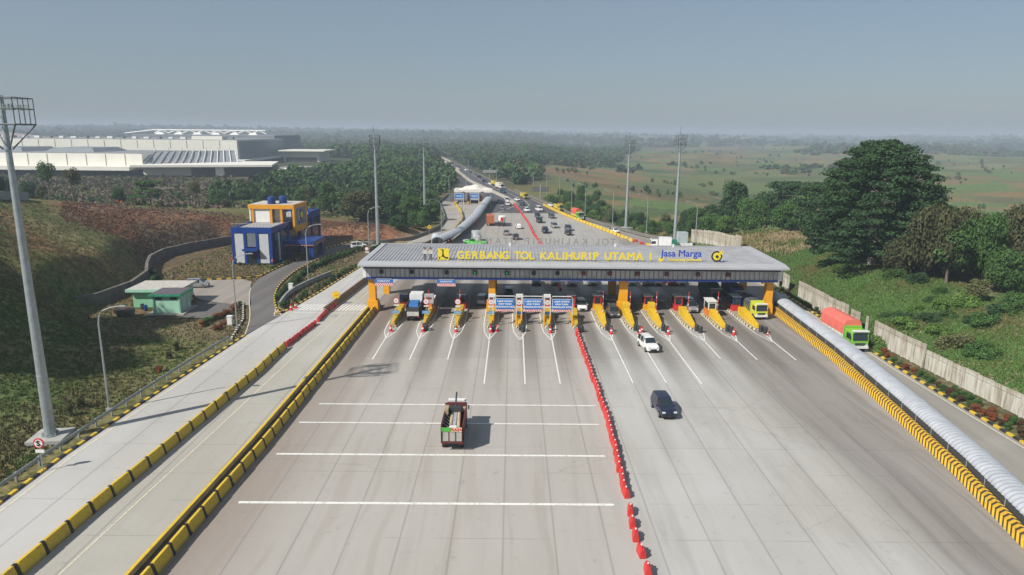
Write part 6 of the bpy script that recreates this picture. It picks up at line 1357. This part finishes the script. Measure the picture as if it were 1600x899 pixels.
# trees on the mound left of the frame, they throw the shade on the slope
for k, (x, y) in enumerate(((-77, 67), (-80, 76), (-84, 86), (-92, 84), (-88, 74))):
    tree('wide', x, y, 1.6, 'green tree on the mound at the far left', 'trees on the left mound', m=LG)
# hedges and garden shrubs
def shrub_row(path, step, s_, lab, grp, m_=(LG, LD), jit=.3):
    for p in resample(path, step):
        tree('bush', p[0] + random.uniform(-jit, jit), p[1] + random.uniform(-jit, jit), s_ * random.uniform(.75, 1.25), lab, grp, m=random.choice(m_), cat='bush', z=0)
isl = [(-42.6, 121), (-43.8, 132), (-44.5, 146), (-42.8, 160), (-40.5, 171), (-38.5, 180)]
shrub_row([(x + .1, y) for x, y in isl], 1.7, .75, 'clipped green hedge shrub on the planted strip by the access road', 'hedge on the planted strip', (LG, LD))
shrub_row([(-39.3, 116), (-38.0, 128), (-36.2, 143), (-35.3, 152)], 1.9, .62, 'small shrub between ramp kerb and curved planter wall', 'shrubs beside the outer ramp', (LG, LO, LD))
shrub_row([(-36, 172), (-34.6, 184)], 1.8, .7, 'hedge shrub beside the car left of the roof', 'hedge beside the parked car')
shrub_row([(-70.6, 129), (-72, 136), (-76, 144)], 1.4, .8, 'hedge shrub at the foot of the retaining wall', 'hedge below the retaining wall')
shrub_row([(-62.0, 153.6), (-56, 153.6)], 1.5, .5, 'small shrub before the front of the blue building', 'shrubs at the blue building front', (LG, LO))
shrub_row([(-53, 150), (-51.5, 160), (-50.5, 168)], 1.8, .5, 'small shrub beside the long blue facade', 'shrubs along the blue facade', (LG, LD))
LF = leaf_mat('leaf_red_flower', (.30, .03, .02), (.10, .08, .03), 2.5); LOr = leaf_mat('leaf_orange', (.30, .09, .03), (.14, .08, .03), 2.0); LPk = leaf_mat('leaf_rust', (.12, .035, .03), (.05, .05, .02), 2)
shrub_row([(-48.6, 104), (-47.4, 112), (-48, 118)], 1.2, .55, 'rusty orange shrub beside the grass yard and lamp', 'orange shrubs by the yard', (LOr, LOr, LG))
for k, (px, py) in enumerate(((345, 512), (352, 508), (248, 580), (338, 515))): x, y = G(px, py); tree('bush', x, y, .55, f'{ORD[k]} small red flowering shrub in the left grass', m=LF, cat='bush')
for k, (px, py) in enumerate(((110, 652), (127, 640), (265, 560), (276, 548))): x, y = G(px, py); tree('bush', x, y, .5, f'{ORD[k]} pale leafed sapling in the left grass counted from the mast', m=LO, cat='bush', sz=.9)
wallcurve = smoothpath([(-40.3, 116.3), (-41.2, 121), (-41.6, 128), (-40.2, 137), (-38.5, 144)], 2)
o = MB().sweep([(*p, 0) for p in wallcurve], [(-.15, 0), (-.15, .9), (.15, .9), (.15, 0)]).build('planter_wall', mat('planter_grey', (.33, .33, .33), .8)); tag(o, 'curved grey planter wall on the strip between ramp and access road', 'wall')
# flower bed on the right
fb = []
for y in np.arange(44, 134, 1.25):
    xk = float(np.interp(y, [20, 64, 74, 87, 107, 132], [51.8, 51.2, 51.0, 50.9, 51.5, 52.2])) + 1.2
    if abs(y - 98) < 0: continue
    for j in range(2 if y < 80 else 1): fb.append((xk + j * 1.3 + random.uniform(-.3, .3), y + random.uniform(-.4, .4)))
for x, y in fb:
    red = math.sin(y * .9) + math.sin(y * .37) > .55 and y < 100
    tree('bush', x, y, random.uniform(.38, .62), 'red flowering shrub in the bed below the panel fence' if red else 'green shrub in the bed below the panel fence', 'red flowering shrubs in the right bed' if red else 'green shrubs in the right bed', m=LF if red else random.choice([LG, LG, LO, LPk]), cat='bush', z=0)
# banana plant
x, y = G(1308, 366, 5.5); t = thing('banana_plant', 'pale banana plant with long arching leaves at the edge of the dark trees', 'plant', (x, y, hz(x, y)), 0); MB().tube([(0, 0, -.3), (0, 0, 2.0)], [.2, .12], 8).build('stem', mat('banana_stem', (.16, .2, .07), .7), t)
bm_ = mat('banana_leaf', (.12, .24, .10), .5)
for k in range(9):
    a = k * .7 + .2; m = MB(); pts = []
    for q in range(6): u = q / 5; pts.append((math.cos(a) * u * 2.4, math.sin(a) * u * 2.4, 2.0 + 1.6 * u - 2.0 * u * u * (1 + .4 * (k % 3))))
    vs = []
    for q, p in enumerate(pts): w = .42 * math.sin(math.pi * min(1, (q + .6) / 6)); vs += [(p[0] - math.sin(a) * w, p[1] + math.cos(a) * w, p[2] - .1), (p[0] + math.sin(a) * w, p[1] - math.cos(a) * w, p[2] - .1)]
    m.add(vs, [(2 * q, 2 * q + 1, 2 * q + 3, 2 * q + 2) for q in range(5)]); m.build('leaf', bm_, t)
# bushes on the right bank
for k in range(14):
    y = random.uniform(60, 115); x = random.uniform(60, 72) ; px_k = x / (y) 
    tree(random.choice(['bush', 'bush2']), x, y, random.uniform(.6, 1.7), 'loose green bush on the grassy right bank', 'bushes on the right bank', m=random.choice([LG, LB, LG, LO]), cat='bush')
for k in range(26):
    x, y = G(random.uniform(1380, 1600), random.uniform(440, 500), 5); tree('bush2', x, y, random.uniform(.7, 1.6), 'loose green bush on the grassy right bank', 'bushes on the right bank', m=random.choice([LG, LB, LG, LD]), cat='bush')

# ---- masses nobody could count: one object each, three leaf tones
def inpoly(X, Y, poly): return sdist(X, Y, poly) < 0
TMP = [crown(200 + i, 4.2, 6.4, .2, 9, 17, 1.0, 'round') for i in range(5)]
LOW = [crown(300 + i, 4.6, 5.2, -.6, 6, 9, 1.7, 'round') for i in range(4)]
def mass(name, X, Y, S, tmpl, mats, dz=0.0, seed=1, bias=None):
    r_ = np.random.default_rng(seed); Z = height(X, Y); vs = []; mi = []
    tone = fbm(X / 60, Y / 60, seed + 40) + r_.normal(size=len(X)) * .09
    for i in range(len(X)):
        t_ = tmpl[int(r_.integers(len(tmpl)))]; a = r_.random() * 6.28; c, s_ = math.cos(a), math.sin(a); v = t_ * S[i]; hh = r_.uniform(.7, 1.2)
        vs.append(np.stack([v[:, 0] * c - v[:, 1] * s_ + X[i], v[:, 0] * s_ + v[:, 1] * c + Y[i], v[:, 2] * hh + Z[i] + dz], 1)); k_ = 0 if tone[i] < .42 else 1 if tone[i] < .58 else 2
        if r_.random() < .1: k_ = (k_ + 1) % 3
        mi.append(np.full(len(t_) // 4, k_))
    o = bpy.data.objects.new(name, quads_mesh(name, np.concatenate(vs), None, np.concatenate(mi), mats)); COL.objects.link(o); struct(o, 'stuff'); return o
FL_ = GL([(400, 296), (455, 270), (500, 262), (520, 240), (600, 236), (683, 242), (712, 266), (735, 288), (705, 305), (694, 322), (688, 345), (650, 352), (600, 345), (555, 345), (510, 332), (400, 318), (335, 318), (330, 304)])
xs, ys = zip(*FL_); N = 9000
X = rng.uniform(min(xs), max(xs), N * 3); Y = rng.uniform(min(ys), max(ys), N * 3)
keep = inpoly(X, Y, FL_) & (rng.random(len(X)) < np.where((np.hypot(X, Y) < 330) & (X < -75), .35, .9)) & (np.minimum(sdist(X, Y, CORR), sdist(X, Y, PLOT)) > 4) & (sdist(X, Y, [(-640, 430), (-150, 430), (-130, 560), (-150, 640), (-180, 780), (-640, 780)]) > 8); X, Y = X[keep], Y[keep]
print('forest', len(X)); X, Y = X[:5200], Y[:5200]
mass('forest', X, Y, rng.uniform(.55, 1.25, len(X)) * np.clip(np.hypot(X, Y) / 420, .8, 1.5), TMP, [LD, LG, LG], seed=3)
# beyond: woods to the horizon
N = 15000; lr = rng.uniform(math.log(700), math.log(6500), N); D = np.exp(lr); an = rng.uniform(-.80, .80, N); X, Y = D * np.sin(an), D * np.cos(an)
wood = fbm(X / 420, Y / 420, 91); keep = np.where(X < D * .10, wood > .30, wood > .57 - .06 * (D > 2500)) & (sdist(X, Y, CORR) > 6) & (sdist(X, Y, [(-900, 430), (-150, 430), (-130, 560), (-150, 640), (-180, 860), (-900, 860)]) > 5); X, Y, D = X[keep], Y[keep], D[keep]; print('woods', len(X))
mass('distant_forest', X, Y, np.clip(D / 1000, .9, 3.2) * rng.uniform(.9, 1.5, len(X)), LOW, [LD, LG, LBr], seed=5)
# trees between factory and camera, along the far right of the highway, scattered in the fields
FR_ = GL([(690, 238), (760, 228), (1000, 228), (960, 246), (860, 250), (838, 262), (846, 280), (800, 290), (770, 275), (720, 252)])
xs, ys = zip(*FR_); X = rng.uniform(min(xs), max(xs), 9000); Y = rng.uniform(min(ys), max(ys), 9000); keep = inpoly(X, Y, FR_) & (sdist(X, Y, CORR) > 5); X, Y = X[keep][:2600], Y[keep][:2600]; print('far right wood', len(X))
mass('roadside_forest', X, Y, rng.uniform(.8, 1.6, len(X)), TMP, [LD, LG, LBr], seed=7)
D = np.exp(rng.uniform(math.log(235), math.log(3500), 2600)); an = rng.uniform(.02, .80, 2600); X, Y = D * np.sin(an), D * np.cos(an)
keep = (fbm(X / 45, Y / 45, 93) > .59) & (sdist(X, Y, CORR) > 14) & (fbm(X / 160, Y / 160, 94) > .42); X, Y, D = X[keep], Y[keep], D[keep]; print('scrub', len(X))
mass('field_scrub', X, Y, rng.uniform(.18, .5, len(X)) * (1 + D / 1600), TMP, [LD, LG, LO], seed=9)
X = rng.uniform(-330, -60, 1700); Y = rng.uniform(225, 440, 1700); keep = (fbm(X / 40, Y / 40, 95) > .5) & (X / Y > -1.0); X, Y = X[keep], Y[keep]
band = rng.random(len(X)) < .8; mass('meadow_scrub', X[band], Y[band], rng.uniform(.16, .45, band.sum()), TMP, [LG, LO, LBr], seed=11)
# grass
def tufts(name, X, Y, hgt, w, mats, seed, nb=3, tones=None):
    r_ = np.random.default_rng(seed); Z = height(X, Y) + .0; n = len(X); vs = []; mi = []
    for b in range(nb):
        a = r_.random(n) * 6.28; h_ = hgt * r_.uniform(.5, 1.2, n); l = r_.uniform(-.5, .5, (n, 2)) * h_[:, None]; ox = r_.normal(size=(n, 2)) * w * .8
        c, s_ = np.cos(a) * w / 2, np.sin(a) * w / 2; x, y = X + ox[:, 0], Y + ox[:, 1]
        q = np.stack([np.stack([x - c, y - s_, Z - .05], 1), np.stack([x + c, y + s_, Z - .05], 1), np.stack([x + c * .4 + l[:, 0], y + s_ * .4 + l[:, 1], Z + h_], 1), np.stack([x - c * .4 + l[:, 0], y - s_ * .4 + l[:, 1], Z + h_], 1)], 1)
        vs.append(q.reshape(-1, 3)); t_ = fbm(X / 6, Y / 6, seed + 2) + r_.normal(size=n) * .07; mi.append(np.where(t_ < tones[0], 0, np.where(t_ < tones[1], 1, 2)))
    o = bpy.data.objects.new(name, quads_mesh(name, np.concatenate(vs), None, np.concatenate(mi), mats)); COL.objects.link(o); struct(o, 'stuff')
GM = [leaf_mat('grass_green', (.07, .115, .03), (.105, .16, .042), 2), leaf_mat('grass_olive', (.11, .11, .04), (.15, .135, .055), 2), leaf_mat('grass_dry', (.20, .15, .08), (.28, .21, .12), 2), leaf_mat('grass_lush', (.072, .14, .036), (.105, .19, .05), 2)]
X = rng.uniform(-330, -60, 14000); Y = rng.uniform(235, 440, 14000); keep = (X / Y > -1.0) & (fbm(X / 30, Y / 30, 96) > .4); tufts('low_brown_scrub', X[keep], Y[keep], .9, 1.3, [mat('scrub_plum', (.16, .115, .09), .9), GM[1], GM[0]], 12, tones=(.55, .66))
N = 24000; Y = 45 + 130 * rng.random(N) ** 1.3; X = -43.6 - rng.random(N) * (Y * .80 - 43 + 14).clip(6); keep = (sdist(X, Y, PLOT) > .5) & (X > -Y * .86 - 4); X, Y = X[keep], Y[keep]
tufts('grass', X, Y, .22, .12, [GM[0], GM[1], mat('grass_umber', (.14, .115, .055), .9)], 21, nb=6, tones=(.5, .64))
N = 65000; Y = 40 + 125 * rng.random(N) ** 1.15; X = 54.6 + rng.random(N) * 22; keep = (X < Y * .86 + 3) & (sdist(X, Y, CORR) > .4); X, Y = X[keep], Y[keep]
tufts('bank_grass', X, Y, .27, .16, [GM[3], GM[0], GM[1]], 23, nb=4, tones=(.52, .68))
X, Y = zip(*[G(px, py, 5) for px, py in zip(rng.uniform(1130, 1340, 5000), rng.uniform(354, 388, 5000))]); X, Y = np.array(X), np.array(Y); tufts('dry_grass', X, Y, .7, .25, [GM[0], GM[1], mat('grass_straw', (.34, .27, .14), .9)], 25, nb=4, tones=(.40, .52))
P_ = [G(px, py, z) for px, py, z in zip(rng.uniform(100, 385, 5000), rng.uniform(334, 372, 5000), rng.uniform(5, 6.5, 5000))] + [G(px, py, 1.5) for px, py in zip(rng.uniform(500, 600, 1500), rng.uniform(346, 372, 1500))]
X, Y = np.array(P_).T; keep = sdist(X, Y, PLOT) > 1; tufts('rubble', X[keep], Y[keep], .22, .42, [mat('clod_red', (.17, .075, .045), .95), mat('clod_brown', (.13, .09, .06), .95), mat('clod_pale', (.22, .16, .12), .95)], 29, tones=(.48, .62))
N = 9000; X = rng.uniform(-75, -38, N); Y = rng.uniform(96, 196, N); rd = np.minimum.reduce([sdist(X, Y, acc + acr[::-1]), sdist(X, Y, [(-45.6, 117.2), (-50.3, 129), (-52.6, 136.5), (-55.5, 139), (-62.5, 137.5), (-63.6, 129), (-56, 121), (-52, 119)]), sdist(X, Y, [(-64, 155), (-46, 155), (-46, 192), (-64, 192)]), sdist(X, Y, [(-65, 110), (-47.5, 108), (-47.5, 119), (-65, 122)]), sdist(X, Y, LK[-2:] + LK2 + [(-20, 180), (-20, 98)])])
keep = (sdist(X, Y, PLOT) < 0) & (rd > .6); tufts('yard_grass', X[keep], Y[keep], .25, .25, [GM[1], GM[2], GM[0]], 27, tones=(.5, .6))
